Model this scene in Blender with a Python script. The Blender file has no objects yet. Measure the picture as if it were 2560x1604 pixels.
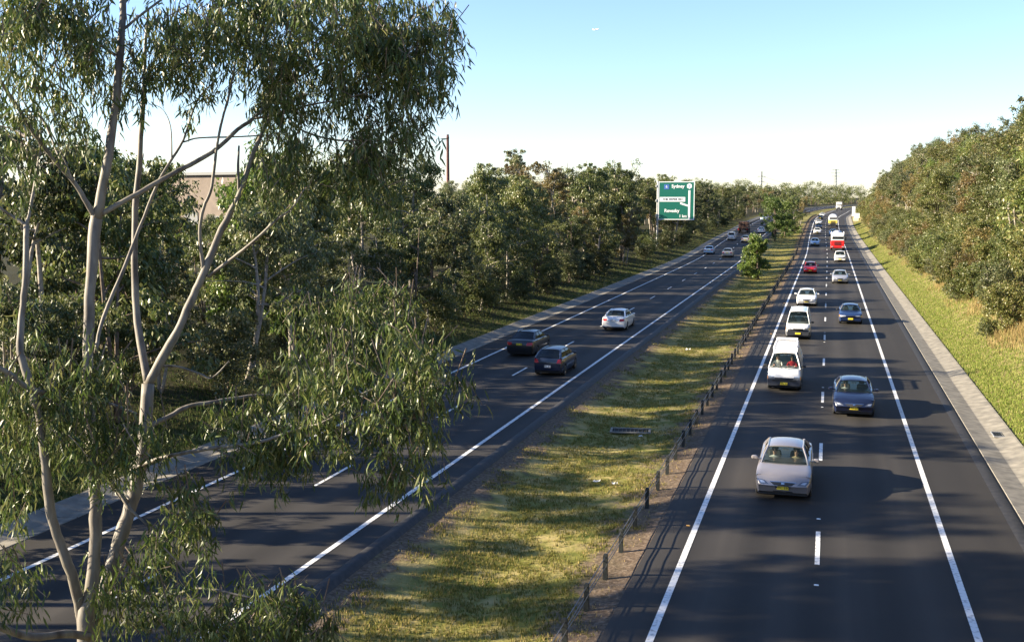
import bpy, math, random
import numpy as np
from mathutils import Vector, Matrix
from mathutils.bvhtree import BVHTree
R_ = math.radians
# ------------------------------------------------------------------ camera, sky, sun
sc = bpy.context.scene
CAM_H, YAW, PITCH, LENS = 9.75, 0.28633, 0.11339, 37.64
cam = bpy.data.objects.new('camera', bpy.data.cameras.new('camera'))
sc.collection.objects.link(cam); sc.camera = cam
cam.location = (0, 0, CAM_H); cam.rotation_euler = (math.pi/2-PITCH, 0, YAW)
cam.data.lens = LENS; cam.data.sensor_width = 36; cam.data.clip_start = 0.5; cam.data.clip_end = 9000
SUN_EL, SUN_AZ = R_(19), R_(196)          # azimuth of the direction TO the sun, from +X anticlockwise
sdir = Vector((math.cos(SUN_EL)*math.cos(SUN_AZ), math.cos(SUN_EL)*math.sin(SUN_AZ), math.sin(SUN_EL)))
w = bpy.data.worlds.new('World'); sc.world = w; w.use_nodes = True
nt = w.node_tree; bg = nt.nodes['Background']
sky = nt.nodes.new('ShaderNodeTexSky'); sky.sky_type = 'NISHITA'; sky.sun_disc = False
sky.sun_elevation = SUN_EL; sky.sun_rotation = math.pi/2 - SUN_AZ
sky.altitude = 0; sky.air_density = 1.0; sky.dust_density = 0.25; sky.ozone_density = 3.6
wb = nt.nodes.new('ShaderNodeMix'); wb.data_type = 'RGBA'; wb.blend_type = 'MULTIPLY'; wb.inputs[0].default_value = 1; wb.inputs[7].default_value = (1.03, .98, 1.07, 1)   # white balance
nt.links.new(sky.outputs[0], wb.inputs[6]); nt.links.new(wb.outputs[2], bg.inputs['Color']); bg.inputs['Strength'].default_value = 0.071
sun = bpy.data.objects.new('sun', bpy.data.lights.new('sun', 'SUN')); sc.collection.objects.link(sun)
sun.data.energy = 5.0; sun.data.angle = R_(0.5); sun.data.color = (1.0, 0.85, 0.62)
sun.rotation_euler = sdir.to_track_quat('Z', 'Y').to_euler()
sc.view_settings.view_transform = 'Standard'; sc.view_settings.look = 'None'
sc.view_settings.exposure = 2.0; sc.view_settings.gamma = 1.0
sc.render.engine = 'CYCLES'
sc.cycles.max_bounces = 6; sc.cycles.diffuse_bounces = 2; sc.cycles.transmission_bounces = 4; sc.cycles.transparent_max_bounces = 6
rng = np.random.default_rng(7); random.seed(7)
C = sc.collection

# ------------------------------------------------------------------ materials
def mat(name, col, rough=0.6, metal=0.0, spec=0.5, coat=0.0, noise=None, bump=None, emit=None):
    m = bpy.data.materials.new(name); m.use_nodes = True
    n = m.node_tree.nodes; l = m.node_tree.links; b = n['Principled BSDF']
    b.inputs['Roughness'].default_value = rough; b.inputs['Metallic'].default_value = metal
    b.inputs['Specular IOR Level'].default_value = spec; b.inputs['Coat Weight'].default_value = coat
    b.inputs['Coat Roughness'].default_value = 0.06
    if noise is None: b.inputs['Base Color'].default_value = (*col, 1)
    else:
        col2, scale, lo, hi = noise
        tc = n.new('ShaderNodeTexCoord'); t = n.new('ShaderNodeTexNoise'); t.inputs['Scale'].default_value = scale
        t.inputs['Detail'].default_value = 6; l.new(tc.outputs['Object'], t.inputs['Vector'])
        r = n.new('ShaderNodeValToRGB'); r.color_ramp.elements[0].position = lo; r.color_ramp.elements[1].position = hi
        r.color_ramp.elements[0].color = (*col, 1); r.color_ramp.elements[1].color = (*col2, 1)
        l.new(t.outputs['Fac'], r.inputs['Fac']); l.new(r.outputs['Color'], b.inputs['Base Color'])
    if bump:
        tc = n.new('ShaderNodeTexCoord'); t = n.new('ShaderNodeTexNoise'); t.inputs['Scale'].default_value = bump[0]
        t.inputs['Detail'].default_value = 4; l.new(tc.outputs['Object'], t.inputs['Vector'])
        bp = n.new('ShaderNodeBump'); bp.inputs['Strength'].default_value = bump[1]; bp.inputs['Distance'].default_value = bump[2]
        l.new(t.outputs['Fac'], bp.inputs['Height']); l.new(bp.outputs[0], b.inputs['Normal'])
    return m

def leaf_mat(name, c1, c2, c3, trans=0.35, rough=0.42, spec=0.5):
    """leaf colour varies leaf by leaf (random per island) and tree by tree (object random)"""
    m = bpy.data.materials.new(name); m.use_nodes = True
    n = m.node_tree.nodes; l = m.node_tree.links; b = n['Principled BSDF']; out = n['Material Output']
    g = n.new('ShaderNodeNewGeometry'); r = n.new('ShaderNodeValToRGB'); r.color_ramp.elements.new(0.5)
    for e, c, p in zip(r.color_ramp.elements, (c1, c2, c3), (0.0, 0.6, 1.0)): e.color = (*c, 1); e.position = p
    l.new(g.outputs['Random Per Island'], r.inputs['Fac'])
    oi = n.new('ShaderNodeObjectInfo'); hs = n.new('ShaderNodeHueSaturation')
    mr = n.new('ShaderNodeMapRange'); mr.inputs['To Min'].default_value = 0.75; mr.inputs['To Max'].default_value = 1.25
    mh = n.new('ShaderNodeMapRange'); mh.inputs['To Min'].default_value = 0.485; mh.inputs['To Max'].default_value = 0.515
    wn = n.new('ShaderNodeTexWhiteNoise'); wn.noise_dimensions = '1D'; l.new(oi.outputs['Random'], wn.inputs['W'])
    l.new(oi.outputs['Random'], mr.inputs['Value']); l.new(wn.outputs['Value'], mh.inputs['Value'])
    l.new(mr.outputs[0], hs.inputs['Value']); l.new(mh.outputs[0], hs.inputs['Hue']); l.new(r.outputs['Color'], hs.inputs['Color'])
    l.new(hs.outputs[0], b.inputs['Base Color'])
    b.inputs['Roughness'].default_value = rough; b.inputs['Specular IOR Level'].default_value = spec
    t = n.new('ShaderNodeBsdfTranslucent'); l.new(hs.outputs[0], t.inputs['Color'])
    mx = n.new('ShaderNodeMixShader'); mx.inputs[0].default_value = trans
    l.new(b.outputs[0], mx.inputs[1]); l.new(t.outputs[0], mx.inputs[2]); l.new(mx.outputs[0], out.inputs['Surface'])
    return m

def glass_mat(name, tint, alpha):
    m = bpy.data.materials.new(name); m.use_nodes = True
    n = m.node_tree.nodes; l = m.node_tree.links; b = n['Principled BSDF']; out = n['Material Output']
    b.inputs['Base Color'].default_value = (*tint, 1); b.inputs['Roughness'].default_value = 0.03
    b.inputs['Specular IOR Level'].default_value = 0.32
    t = n.new('ShaderNodeBsdfTransparent'); t.inputs['Color'].default_value = (0.8, 0.88, 0.85, 1)
    mx = n.new('ShaderNodeMixShader'); mx.inputs[0].default_value = alpha
    l.new(b.outputs[0], mx.inputs[1]); l.new(t.outputs[0], mx.inputs[2]); l.new(mx.outputs[0], out.inputs['Surface'])
    return m

# ------------------------------------------------------------------ object helpers
def tag(o, label=None, cat=None, group=None, kind=None):
    if label: o['label'] = label
    if cat: o['category'] = cat
    if group: o['group'] = group
    if kind: o['kind'] = kind
    return o
def mk(name, V, F, m, parent=None, smooth=None, mi=None):
    me = bpy.data.meshes.new(name)
    if isinstance(V, np.ndarray) and isinstance(F, np.ndarray):
        k = F.shape[1]
        me.vertices.add(len(V)); me.vertices.foreach_set('co', V.astype(np.float32).ravel())
        me.loops.add(F.size); me.loops.foreach_set('vertex_index', F.astype(np.int32).ravel())
        me.polygons.add(len(F)); me.polygons.foreach_set('loop_start', np.arange(0, F.size, k, dtype=np.int32))
        me.update(calc_edges=True); me.validate()
    else:
        me.from_pydata([tuple(v) for v in V], [], [tuple(f) for f in F]); me.validate(); me.update()
    for q in (m if isinstance(m, (list, tuple)) else [m]): me.materials.append(q)
    if mi is not None: me.polygons.foreach_set('material_index', np.array(mi, dtype=np.int32))
    if smooth is not None:
        me.shade_smooth()
        if smooth < 3: me.set_sharp_from_angle(angle=smooth)
    o = bpy.data.objects.new(name, me); C.objects.link(o)
    if parent is not None: o.parent = parent
    return o
def thing(name, loc, rz, label, cat, group=None):
    o = bpy.data.objects.new(name, None); C.objects.link(o); o.location = loc; o.rotation_euler = (0, 0, rz)
    o.empty_display_size = 0.3
    return tag(o, label, cat, group)
class MB:
    def __init__(s): s.V = []; s.F = []
    def add(s, V, F):
        n = len(s.V); s.V += [tuple(v) for v in V]; s.F += [tuple(i+n for i in f) for f in F]; return s
    def box(s, x0, x1, y0, y1, z0, z1, b=0.0, top=None):
        """box with chamfered edges; top=(dx,dy) insets the top face"""
        if b <= 0:
            V = [(x0,y0,z0),(x1,y0,z0),(x1,y1,z0),(x0,y1,z0),(x0,y0,z1),(x1,y0,z1),(x1,y1,z1),(x0,y1,z1)]
            if top: V[4:] = [(x0+top[0],y0+top[1],z1),(x1-top[0],y0+top[1],z1),(x1-top[0],y1-top[1],z1),(x0+top[0],y1-top[1],z1)]
            return s.add(V, [(3,2,1,0),(4,5,6,7),(0,1,5,4),(1,2,6,5),(2,3,7,6),(3,0,4,7)])
        def ring(i, z, dx=0, dy=0):
            return [(x0+i+dx+b,y0+dy+i,z),(x1-i-dx-b,y0+dy+i,z),(x1-i-dx,y0+dy+i+b,z),(x1-i-dx,y1-i-dy-b,z),
                    (x1-i-dx-b,y1-i-dy,z),(x0+i+dx+b,y1-i-dy,z),(x0+i+dx,y1-i-dy-b,z),(x0+i+dx,y0+i+dy+b,z)]
        dx, dy = top or (0, 0)
        V = ring(b, z0)+ring(0, z0+b)+ring(0, z1-b, dx, dy)+ring(b, z1, dx, dy)
        F = [tuple(range(7,-1,-1)), tuple(range(24,32))]
        for k in range(3):
            for i in range(8): j = (i+1) % 8; F.append((k*8+i, k*8+j, k*8+8+j, k*8+8+i))
        return s.add(V, F)
    def tube(s, P, Rd, seg=8, cap=True):
        P = [Vector(p) for p in P]; n = len(P)
        if not isinstance(Rd, (list, tuple)): Rd = [Rd]*n
        V = []; up = None
        for i in range(n):
            t = (P[min(i+1,n-1)]-P[max(i-1,0)]); t = t.normalized() if t.length > 1e-9 else Vector((0,0,1))
            if up is None:
                a = Vector((1,0,0)) if abs(t.x) < .8 else Vector((0,1,0)); up = t.cross(a).normalized()
            else:
                up = up - t*up.dot(t)
                up = up.normalized() if up.length > 1e-6 else t.orthogonal().normalized()
            bn = t.cross(up)
            for k in range(seg):
                a = 2*math.pi*k/seg; V.append(P[i]+(up*math.cos(a)+bn*math.sin(a))*Rd[i])
        F = [(i*seg+k, i*seg+(k+1)%seg, (i+1)*seg+(k+1)%seg, (i+1)*seg+k) for i in range(n-1) for k in range(seg)]
        if cap: F += [tuple(range(seg-1,-1,-1)), tuple(range((n-1)*seg, n*seg))]
        return s.add(V, F)
    def lathe(s, prof, axis='x', c=(0,0,0), seg=24):
        V = []; F = []; n = len(prof)
        for (r, h) in prof:
            for k in range(seg):
                a = 2*math.pi*k/seg; u, v = r*math.cos(a), r*math.sin(a)
                V.append({'x': (c[0]+h, c[1]+u, c[2]+v), 'z': (c[0]+u, c[1]+v, c[2]+h), 'y': (c[0]+u, c[1]+h, c[2]+v)}[axis])
        for i in range(n-1):
            for k in range(seg): F.append((i*seg+k, i*seg+(k+1)%seg, (i+1)*seg+(k+1)%seg, (i+1)*seg+k))
        F += [tuple(range(seg)), tuple(range((n-1)*seg, n*seg))]
        return s.add(V, F)
    def obj(s, name, m, parent=None, smooth=None): return mk(name, s.V, s.F, m, parent, smooth)

# ------------------------------------------------------------------ the lie of the land
def interp(x, P): return np.interp(x, [p[0] for p in P], [p[1] for p in P])
def smo(x, P, wd=14.0):
    return sum(interp(np.asarray(x, float)+d, P) for d in np.linspace(-wd, wd, 7))/7
OFF_R = [(-200,0),(200,0),(260,-.6),(330,-.8),(390,-.3),(450,3),(516,5.8),(600,12),(750,28),(1000,66),(3000,460)]
OFF_L = [(-200,0),(170,0),(235,-1.6),(311,-1.8),(340,-1),(400,0),(450,2.3),(516,5),(600,11),(750,27),(1000,65),(3000,460)]
ELEV = [(-200,0),(195,0),(240,.7),(300,1.7),(346,3.0),(420,3.8),(510,4.5),(700,5.2),(3000,6)]
def offR(y): return smo(y, OFF_R)
def offL(y): return smo(y, OFF_L)
def elev(y): return smo(y, ELEV)
def warp(u, y):
    """lateral road coordinate u -> world X"""
    wl = np.clip((-5-u)/6.5, 0, 1); fade = np.clip((420-np.abs(u))/300, 0, 1)
    return u + (wl*offL(y)+(1-wl)*offR(y))*fade
PROF = [(-2500,4),(-600,5),(-200,6),(-90,5),(-60,3.8),(-45,2.8),(-34,1.7),(-28,.85),(-25,.3),(-23.35,.06),(-23.1,.02),(-22.7,-.09),(-22.05,-.02),
        (-21.9,-.03),(-12.05,-.03),(-11.9,-.03),(-11.5,-.1),(-10,-.24),(-8.2,-.33),(-6.6,-.23),(-5.2,-.1),(-4.75,-.05),(-4.6,-.03),(5.75,-.03),
        (5.95,-.05),(6.75,-.14),(7.55,.06),(7.8,.08),(9.5,.75),(12,2.1),(16,4.8),(22,8.8),(28,12.4),(34,14.4),(50,15),(120,12),(400,6),(2500,5)]
def prof(u): return interp(u, PROF)
def vnoise(x, y, s, seed=0):
    return (np.sin(x*s*1.3+seed)+np.sin(y*s*.9+seed*2.1+1.3*np.sin(x*s*.7))+np.sin((x+y)*s*.6+seed*.7))/3
def ground_z(u, y):
    r = np.clip((-u-24)/10, 0, 1)+np.clip((u-8.5)/6, 0, 1)
    m = np.clip(1-np.abs(u+8.2)/2.6, 0, 1)
    e = elev(y)*np.clip((1400-np.abs(u))/1200, 0, 1)
    return e + prof(u) + r*.35*vnoise(u, y, .25, 1) + r*.12*vnoise(u, y, 1.1, 5) + m*.03*vnoise(u, y, .9, 3)
def W3(u, y, dz=0.0):
    return (float(warp(u, y)), float(y), float(ground_z(u, y))+dz)
YS = np.concatenate([np.arange(-70, 0, 5.), np.arange(0, 130, 1.0), np.arange(130, 260, 2.5), np.arange(260, 700, 6.), np.arange(700, 1000, 25.), [1000,1200,1500,2000,3000]])
def sheet(name, us, zf, m, y0=-70, y1=3000, smooth=3.2):
    ys = YS[(YS >= y0) & (YS <= y1)]; us = np.asarray(us, float)
    U, Y = np.meshgrid(us, ys); X = warp(U, Y); Z = zf(U, Y)
    V = np.stack([X, Y, Z], -1).reshape(-1, 3); n = len(us); r = len(ys)
    i, j = np.meshgrid(np.arange(n-1), np.arange(r-1)); a = (j*n+i).ravel()
    F = np.stack([a, a+1, a+n+1, a+n], 1)
    o = mk(name, V, F, m, None, smooth); tag(o, kind='structure')
    a = o.data.attributes.new('lat', 'FLOAT', 'POINT'); a.data.foreach_set('value', U.ravel().astype(np.float32)); return o
# ------------------------------------------------------------------ ground, roads, gutters, markings
def ground_material():
    m = bpy.data.materials.new('ground'); m.use_nodes = True
    n = m.node_tree.nodes; l = m.node_tree.links; b = n['Principled BSDF']; b.inputs['Roughness'].default_value = .95
    b.inputs['Specular IOR Level'].default_value = .1
    at = n.new('ShaderNodeAttribute'); at.attribute_name = 'lat'
    tc = n.new('ShaderNodeTexCoord')
    def noise(s, d=5, dist=0):
        t = n.new('ShaderNodeTexNoise'); t.inputs['Scale'].default_value = s; t.inputs['Detail'].default_value = d
        t.inputs['Distortion'].default_value = dist; l.new(tc.outputs['Object'], t.inputs['Vector']); return t.outputs['Fac']
    def ramp(src, pts):
        r = n.new('ShaderNodeValToRGB'); e = r.color_ramp.elements
        while len(e) < len(pts): e.new(.5)
        for q, (p, c) in zip(e, pts): q.position = p; q.color = (*c, 1)
        l.new(src, r.inputs['Fac']); return r.outputs['Color']
    def math_(op, a, b_=None, c=None):
        q = n.new('ShaderNodeMath'); q.operation = op
        for i, v in enumerate((a, b_, c)):
            if v is None: continue
            if isinstance(v, (int, float)): q.inputs[i].default_value = v
            else: l.new(v, q.inputs[i])
        return q.outputs[0]
    def mix(f, a, b_):
        q = n.new('ShaderNodeMix'); q.data_type = 'RGBA'; l.new(f, q.inputs[0]); l.new(a, q.inputs[6]); l.new(b_, q.inputs[7]); return q.outputs[2]
    nf, nm, nl = noise(9, 8), noise(1.3, 6, .4), noise(.25, 4)
    grass = ramp(nm, [(.3,(.075,.095,.02)),(.45,(.17,.165,.04)),(.66,(.32,.26,.11))])
    dirt = ramp(nf, [(.3,(.075,.055,.04)),(.5,(.125,.092,.065)),(.75,(.21,.165,.125))])
    lat2 = math_('ADD', at.outputs['Fac'], math_('MULTIPLY', math_('SUBTRACT', nm, .5), 3.0))
    # how grassy: 0 on the dirt strips beside the asphalt, 1 elsewhere
    mr = n.new('ShaderNodeFloatCurve'); c = mr.mapping.curves[0]
    sc_ = n.new('ShaderNodeMapRange'); sc_.inputs['From Min'].default_value = -14; sc_.inputs['From Max'].default_value = 0
    l.new(lat2, sc_.inputs['Value'])
    pts = [(0,1),(1.6/14,.9),(2.3/14,0),(3.0/14,.1),(4.0/14,.95),(7.4/14,.95),(8.2/14,.12),(9.6/14,0),(1,.5)]
    c.points[0].location = pts[0]; c.points[1].location = pts[-1]
    for p in pts[1:-1]: c.points.new(*p)
    mr.mapping.update(); l.new(sc_.outputs[0], mr.inputs['Value'])
    base = mix(mr.outputs[0], dirt, grass)
    dry = ramp(nf, [(.3,(.16,.12,.05)),(.7,(.34,.27,.13))])
    s2 = n.new('ShaderNodeMapRange'); s2.inputs['From Min'].default_value = 10.0; s2.inputs['From Max'].default_value = 13.5
    l.new(lat2, s2.inputs['Value']); base = mix(s2.outputs[0], base, dry)
    scrub = ramp(nf, [(.3,(.05,.055,.02)),(.7,(.12,.11,.05))]); s4 = n.new('ShaderNodeMapRange'); s4.inputs['From Min'].default_value = 14; s4.inputs['From Max'].default_value = 18
    l.new(lat2, s4.inputs['Value']); base = mix(s4.outputs[0], base, scrub)
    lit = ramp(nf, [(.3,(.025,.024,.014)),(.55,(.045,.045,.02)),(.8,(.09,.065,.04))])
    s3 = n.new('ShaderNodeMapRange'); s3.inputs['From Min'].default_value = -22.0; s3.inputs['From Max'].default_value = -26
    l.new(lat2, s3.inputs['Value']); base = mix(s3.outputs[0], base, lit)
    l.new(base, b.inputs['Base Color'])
    bp = n.new('ShaderNodeBump'); bp.inputs['Strength'].default_value = .6; bp.inputs['Distance'].default_value = .05
    l.new(nf, bp.inputs['Height']); l.new(bp.outputs[0], b.inputs['Normal'])
    return m
GU = sorted(set([p[0] for p in PROF]+list(np.arange(-11.5,-4.7,.35))+list(np.arange(-60,-24,1.5))+list(np.arange(8,36,.9))+[-1500,-1000,-400,-300,-150,-120,40,45,60,80,200,300,700,1200]))
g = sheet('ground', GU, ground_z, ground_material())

def asphalt(name, c1, c2, tracks, ph=-.875):
    m = bpy.data.materials.new(name); m.use_nodes = True
    n = m.node_tree.nodes; l = m.node_tree.links; b = n['Principled BSDF']
    b.inputs['Roughness'].default_value = .8; b.inputs['Specular IOR Level'].default_value = .3
    tc = n.new('ShaderNodeTexCoord')
    def nz(vec, s, d):
        t = n.new('ShaderNodeTexNoise'); t.inputs['Scale'].default_value = s; t.inputs['Detail'].default_value = d; l.new(vec, t.inputs['Vector']); return t.outputs['Fac']
    mp = n.new('ShaderNodeMapping'); mp.inputs['Scale'].default_value = (1.6, .03, 1); l.new(tc.outputs['Object'], mp.inputs['Vector'])
    streak = nz(mp.outputs[0], 1.0, 4); fine = nz(tc.outputs['Object'], 60, 3); blot = nz(tc.outputs['Object'], .35, 5)
    mm = n.new('ShaderNodeMath'); mm.operation = 'MULTIPLY_ADD'; mm.inputs[1].default_value = .55; l.new(streak, mm.inputs[0])
    m2 = n.new('ShaderNodeMath'); m2.operation = 'MULTIPLY_ADD'; m2.inputs[1].default_value = .25; l.new(fine, m2.inputs[0])
    m3 = n.new('ShaderNodeMath'); m3.operation = 'MULTIPLY'; m3.inputs[1].default_value = .3; l.new(blot, m3.inputs[0])
    l.new(m3.outputs[0], m2.inputs[2]); l.new(m2.outputs[0], mm.inputs[2])
    r = n.new('ShaderNodeValToRGB'); r.color_ramp.elements[0].position = .3; r.color_ramp.elements[1].position = .7
    r.color_ramp.elements[0].color = (*c1, 1); r.color_ramp.elements[1].color = (*c2, 1)
    l.new(mm.outputs[0], r.inputs['Fac'])
    # worn wheel tracks (paler, smoother) and the darker oil strip between them, in each 3.5 m lane
    at = n.new('ShaderNodeAttribute'); at.attribute_name = 'lat'
    def mt(op, a, b_=None):
        q = n.new('ShaderNodeMath'); q.operation = op
        for i, v in enumerate((a, b_)):
            if v is None: continue
            if isinstance(v, (int, float)): q.inputs[i].default_value = v
            else: l.new(v, q.inputs[i])
        return q.outputs[0]
    w1 = mt('COSINE', mt('MULTIPLY', mt('ADD', at.outputs['Fac'], ph), 2*math.pi/1.75)); wv = mt('MULTIPLY', mt('MULTIPLY', w1, .3 if tracks else 0), mt('ADD', streak, .3))
    hs = n.new('ShaderNodeHueSaturation'); l.new(mt('ADD', wv, 1.0), hs.inputs['Value']); l.new(r.outputs[0], hs.inputs['Color']); l.new(hs.outputs[0], b.inputs['Base Color'])
    bp = n.new('ShaderNodeBump'); bp.inputs['Strength'].default_value = .35; bp.inputs['Distance'].default_value = .01
    l.new(fine, bp.inputs['Height']); l.new(bp.outputs[0], b.inputs['Normal'])
    return m
M_as = asphalt('asphalt', (.017,.0158,.015), (.036,.0325,.029), True)
M_asl = asphalt('asphalt_left', (.017,.0158,.015), (.036,.0325,.029), True, 16.58-.875)
M_ash = asphalt('shoulder_asphalt', (.017,.016,.0155), (.030,.027,.024), False)
M_dark = mat('bitumen_edge', (.012,.012,.013), .7, noise=((.03,.028,.027), 5, .4, .7))
M_line = mat('line_paint', (.3,.3,.29), .6, noise=((.68,.68,.66), 7, .3, .5))
def flat(dz): return lambda U, Y: elev(Y)+dz
sheet('right_carriageway', [-4.6,-3.6,-1.8,0,1.8,3.6,4.6,5.75], flat(0), M_as)
sheet('left_carriageway', [-21.9,-20.2,-18.4,-16.6,-14.8,-13.1,-12.05], flat(0), M_asl)
sheet('left_shoulder', [-21.86,-21,-20.35], flat(.004), M_ash)
sheet('right_shoulder', [3.75,4.6,5.6], flat(.004), M_ash)
sheet('median_asphalt_edge', [-12.2,-12.1,-11.85,-11.7], lambda U, Y: elev(Y)+np.where(U<-12.15,.008,np.where(U<-11.8,.09,-.1)), M_dark)
sheet('gutter_asphalt_edge', [5.5,5.62,5.85,5.97], lambda U, Y: elev(Y)+np.where(U<5.55,.008,np.where(U<5.9,.03,-.03)), M_dark)
def concrete_mat():
    m = mat('gutter_concrete', (.12,.112,.095), .85, noise=((.25,.23,.19), 2.2, .3, .7), bump=(30,.3,.01))
    n = m.node_tree.nodes; l = m.node_tree.links; b = n['Principled BSDF']
    tc = n.new('ShaderNodeTexCoord'); sp = n.new('ShaderNodeSeparateXYZ'); l.new(tc.outputs['Object'], sp.inputs[0])
    fr = n.new('ShaderNodeMath'); fr.operation = 'FRACT'; dv = n.new('ShaderNodeMath'); dv.operation = 'DIVIDE'; dv.inputs[1].default_value = 3.0
    l.new(sp.outputs['Y'], dv.inputs[0]); l.new(dv.outputs[0], fr.inputs[0])
    lt = n.new('ShaderNodeMath'); lt.operation = 'LESS_THAN'; lt.inputs[1].default_value = .012; l.new(fr.outputs[0], lt.inputs[0])
    mx = n.new('ShaderNodeMix'); mx.data_type = 'RGBA'; src = b.inputs['Base Color'].links[0].from_socket
    l.new(lt.outputs[0], mx.inputs[0]); l.new(src, mx.inputs[6]); mx.inputs[7].default_value = (.06,.055,.045,1); l.new(mx.outputs[2], b.inputs['Base Color'])
    return m
M_conc = concrete_mat()
sheet('right_gutter', [5.9,5.96,6.72,6.78,7.52,7.6,7.62], lambda U, Y: elev(Y)+interp(U, [(5.9,-.1),(5.96,.02),(6.72,-.07),(6.78,-.06),(7.52,.12),(7.6,.13),(7.62,-.05)]), M_conc, smooth=.05)
sheet('left_gutter', [-23.42,-23.4,-23.3,-22.62,-22.56,-21.98,-21.92,-21.9], lambda U, Y: elev(Y)+interp(U, [(-23.42,-.1),(-23.4,.12),(-23.3,.12),(-22.62,-.05),(-22.56,-.06),(-21.98,.015),(-21.92,.015),(-21.9,-.08)]), M_conc, smooth=.05)
def strip(name, uc, wd, segs, dz=.009):
    mb = MB()
    for (a, b) in segs:
        yy = [a]+[float(v) for v in YS if a < v < b]+[b]; V = []
        for y in yy:
            z = float(elev(y))+dz; x = float(warp(uc, y)); V += [(x-wd/2, y, z), (x+wd/2, y, z)]
        mb.add(V, [(2*i, 2*i+1, 2*i+3, 2*i+2) for i in range(len(yy)-1)])
    o = mb.obj(name, M_line); tag(o, kind='structure')
for u in (-3.52, 3.5): strip('edge_line', u, .17, [(-60, 900)])
for u in (-20.15, -13.12): strip('edge_line', u, .17, [(-60, 900)])
strip('lane_dashes', 0, .13, [(5+12*k, 8+12*k) for k in range(-4, 70)])
strip('lane_dashes', -16.58, .13, [(8.4+12*k, 11.4+12*k) for k in range(-4, 70)])
# raised reflective markers, one a bit before and one after every second dash
M_mark = mat('marker_plastic', (.75,.75,.72), .4); M_amb = mat('amber_marker', (.8,.42,.08), .4)
def marker(u, y, m, label):
    x, yy, z = warp(u, y), y, elev(y)
    o = MB().box(-.06,.06,-.05,.05,0,.022,.008,(.015,.02)).obj('road_marker', m); o.location = (float(x), y, float(z)+.004)
    tag(o, label, 'road marker', 'raised reflective markers set on the asphalt')
marker(0, 27.4, M_mark, 'small white reflective marker nearest below the closest dash of the right carriageway')
marker(0, 33.3, M_mark, 'small white reflective marker just beyond the nearest lane dash, level with the silver sedan')
for k in range(2, 6):
    for y in (5+24*k-1.6+.4, 8+24*k+1.3): marker(0, y, M_mark, 'small white reflective marker between the lane dashes farther up the right carriageway')
marker(-3.75, 31.5, M_amb, 'amber reflective marker beside the inner edge line near the wire barrier')
for k in range(3): marker(-3.75, 55.5+24*k, M_amb, 'amber reflective marker at the inner edge line beside the oncoming vans')

# drain grates
M_post = mat('barrier_post_steel', (.008,.012,.012), .7, 0, noise=((.018,.022,.02), 20, .4, .7)); M_rope = mat('wire_rope', (.2,.2,.2), .5, .8)
M_steel = mat('galvanised_steel', (.32,.33,.34), .45, .7, noise=((.45,.46,.47), 8, .4, .6))
M_drain = mat('drain_dark', (.01,.01,.01), .9)
def grate(loc, rz, L, Wd, nb, label, surround):
    t = thing('drain_grate', loc, rz, label, 'drain grate')
    b = MB(); fw = .1 if surround else .04
    for a in ((-L/2-fw, L/2+fw, -Wd/2-fw, -Wd/2, 0, .06), (-L/2-fw, L/2+fw, Wd/2, Wd/2+fw, 0, .06), (-L/2-fw, -L/2, -Wd/2, Wd/2, 0, .058), (L/2, L/2+fw, -Wd/2, Wd/2, 0, .058)): b.box(*a, .008)
    b.obj('frame', M_conc if surround else M_steel, t)
    MB().box(-L/2, L/2, -Wd/2, Wd/2, .0, .012).obj('pit', M_drain, t)
    g_ = MB()
    for i in range(nb):
        x = -L/2+(i+.5)*L/nb; g_.box(x-.018, x+.018, -Wd/2+.001, Wd/2-.001, .02, .052)
    g_.obj('bars', M_post, t)
p = W3(-7.95, 45.2, .06); grate(p, R_(8), 1.55, .75, 9, 'steel drain grate in a concrete frame sunk in the grassy median', True)
grate((float(warp(7.1, 47.6)), 47.6, float(elev(47.6))-.0), 0, .5, .85, 6, 'small black drain grate set in the right concrete gutter', False)

# ------------------------------------------------------------------ wire rope barrier in the median
bar = thing('wire_rope_barrier', W3(-5.3, 22), 0, 'low wire rope barrier of dark posts along the right edge of the median', 'barrier')
bx, by, bz = bar.location
def post_mb(mb, x, y, z):
    lx = random.uniform(-.012, .012); ly = random.uniform(-.012, .012)
    for dx in (0,):
        V = []
        for (zz, s) in ((-.15, .058), (.62, .058), (.66, .05), (.68, .03)):
            o_ = (zz+.15)
            V += [(x-s+lx*o_, y-s*.8+ly*o_, z+zz), (x+s+lx*o_, y-s*.8+ly*o_, z+zz), (x+s+lx*o_, y+s*.8+ly*o_, z+zz), (x-s+lx*o_, y+s*.8+ly*o_, z+zz)]
        F = [(3,2,1,0), (12,13,14,15)]+[(4*k+i, 4*k+(i+1)%4, 4*k+4+(i+1)%4, 4*k+4+i) for k in range(3) for i in range(4)]
        mb.add(V, F)
    mb.box(x-.03, x+.03, y-.1, y+.1, z-.03, z+.012)
rest = MB(); tops = []
for i in range(-4, 176):
    y = 22.15+2.24*i; x, yy, z = W3(-5.3, y)
    tops.append((x-bx, y-by, z-bz))
    if i < 92:
        mb = MB(); post_mb(mb, x-bx, y-by, z-bz); mb.obj('post', M_post, bar)
    else: post_mb(rest, x-bx, y-by, z-bz)
tag(rest.obj('post', M_post, bar), kind='stuff')
for h, dx in ((.6, .0), (.5, -.055), (.42, .055), (.33, -.055)):
    pts = []
    for k, q in enumerate(tops):
        pts.append((q[0]+dx, q[1], q[2]+h))
        if k+1 < len(tops): q2 = tops[k+1]; pts.append(((q[0]+q2[0])/2+dx, (q[1]+q2[1])/2, (q[2]+q2[2])/2+h-.012))
    MB().tube(pts, .012, 5).obj('wire_rope', M_rope, bar)

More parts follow.
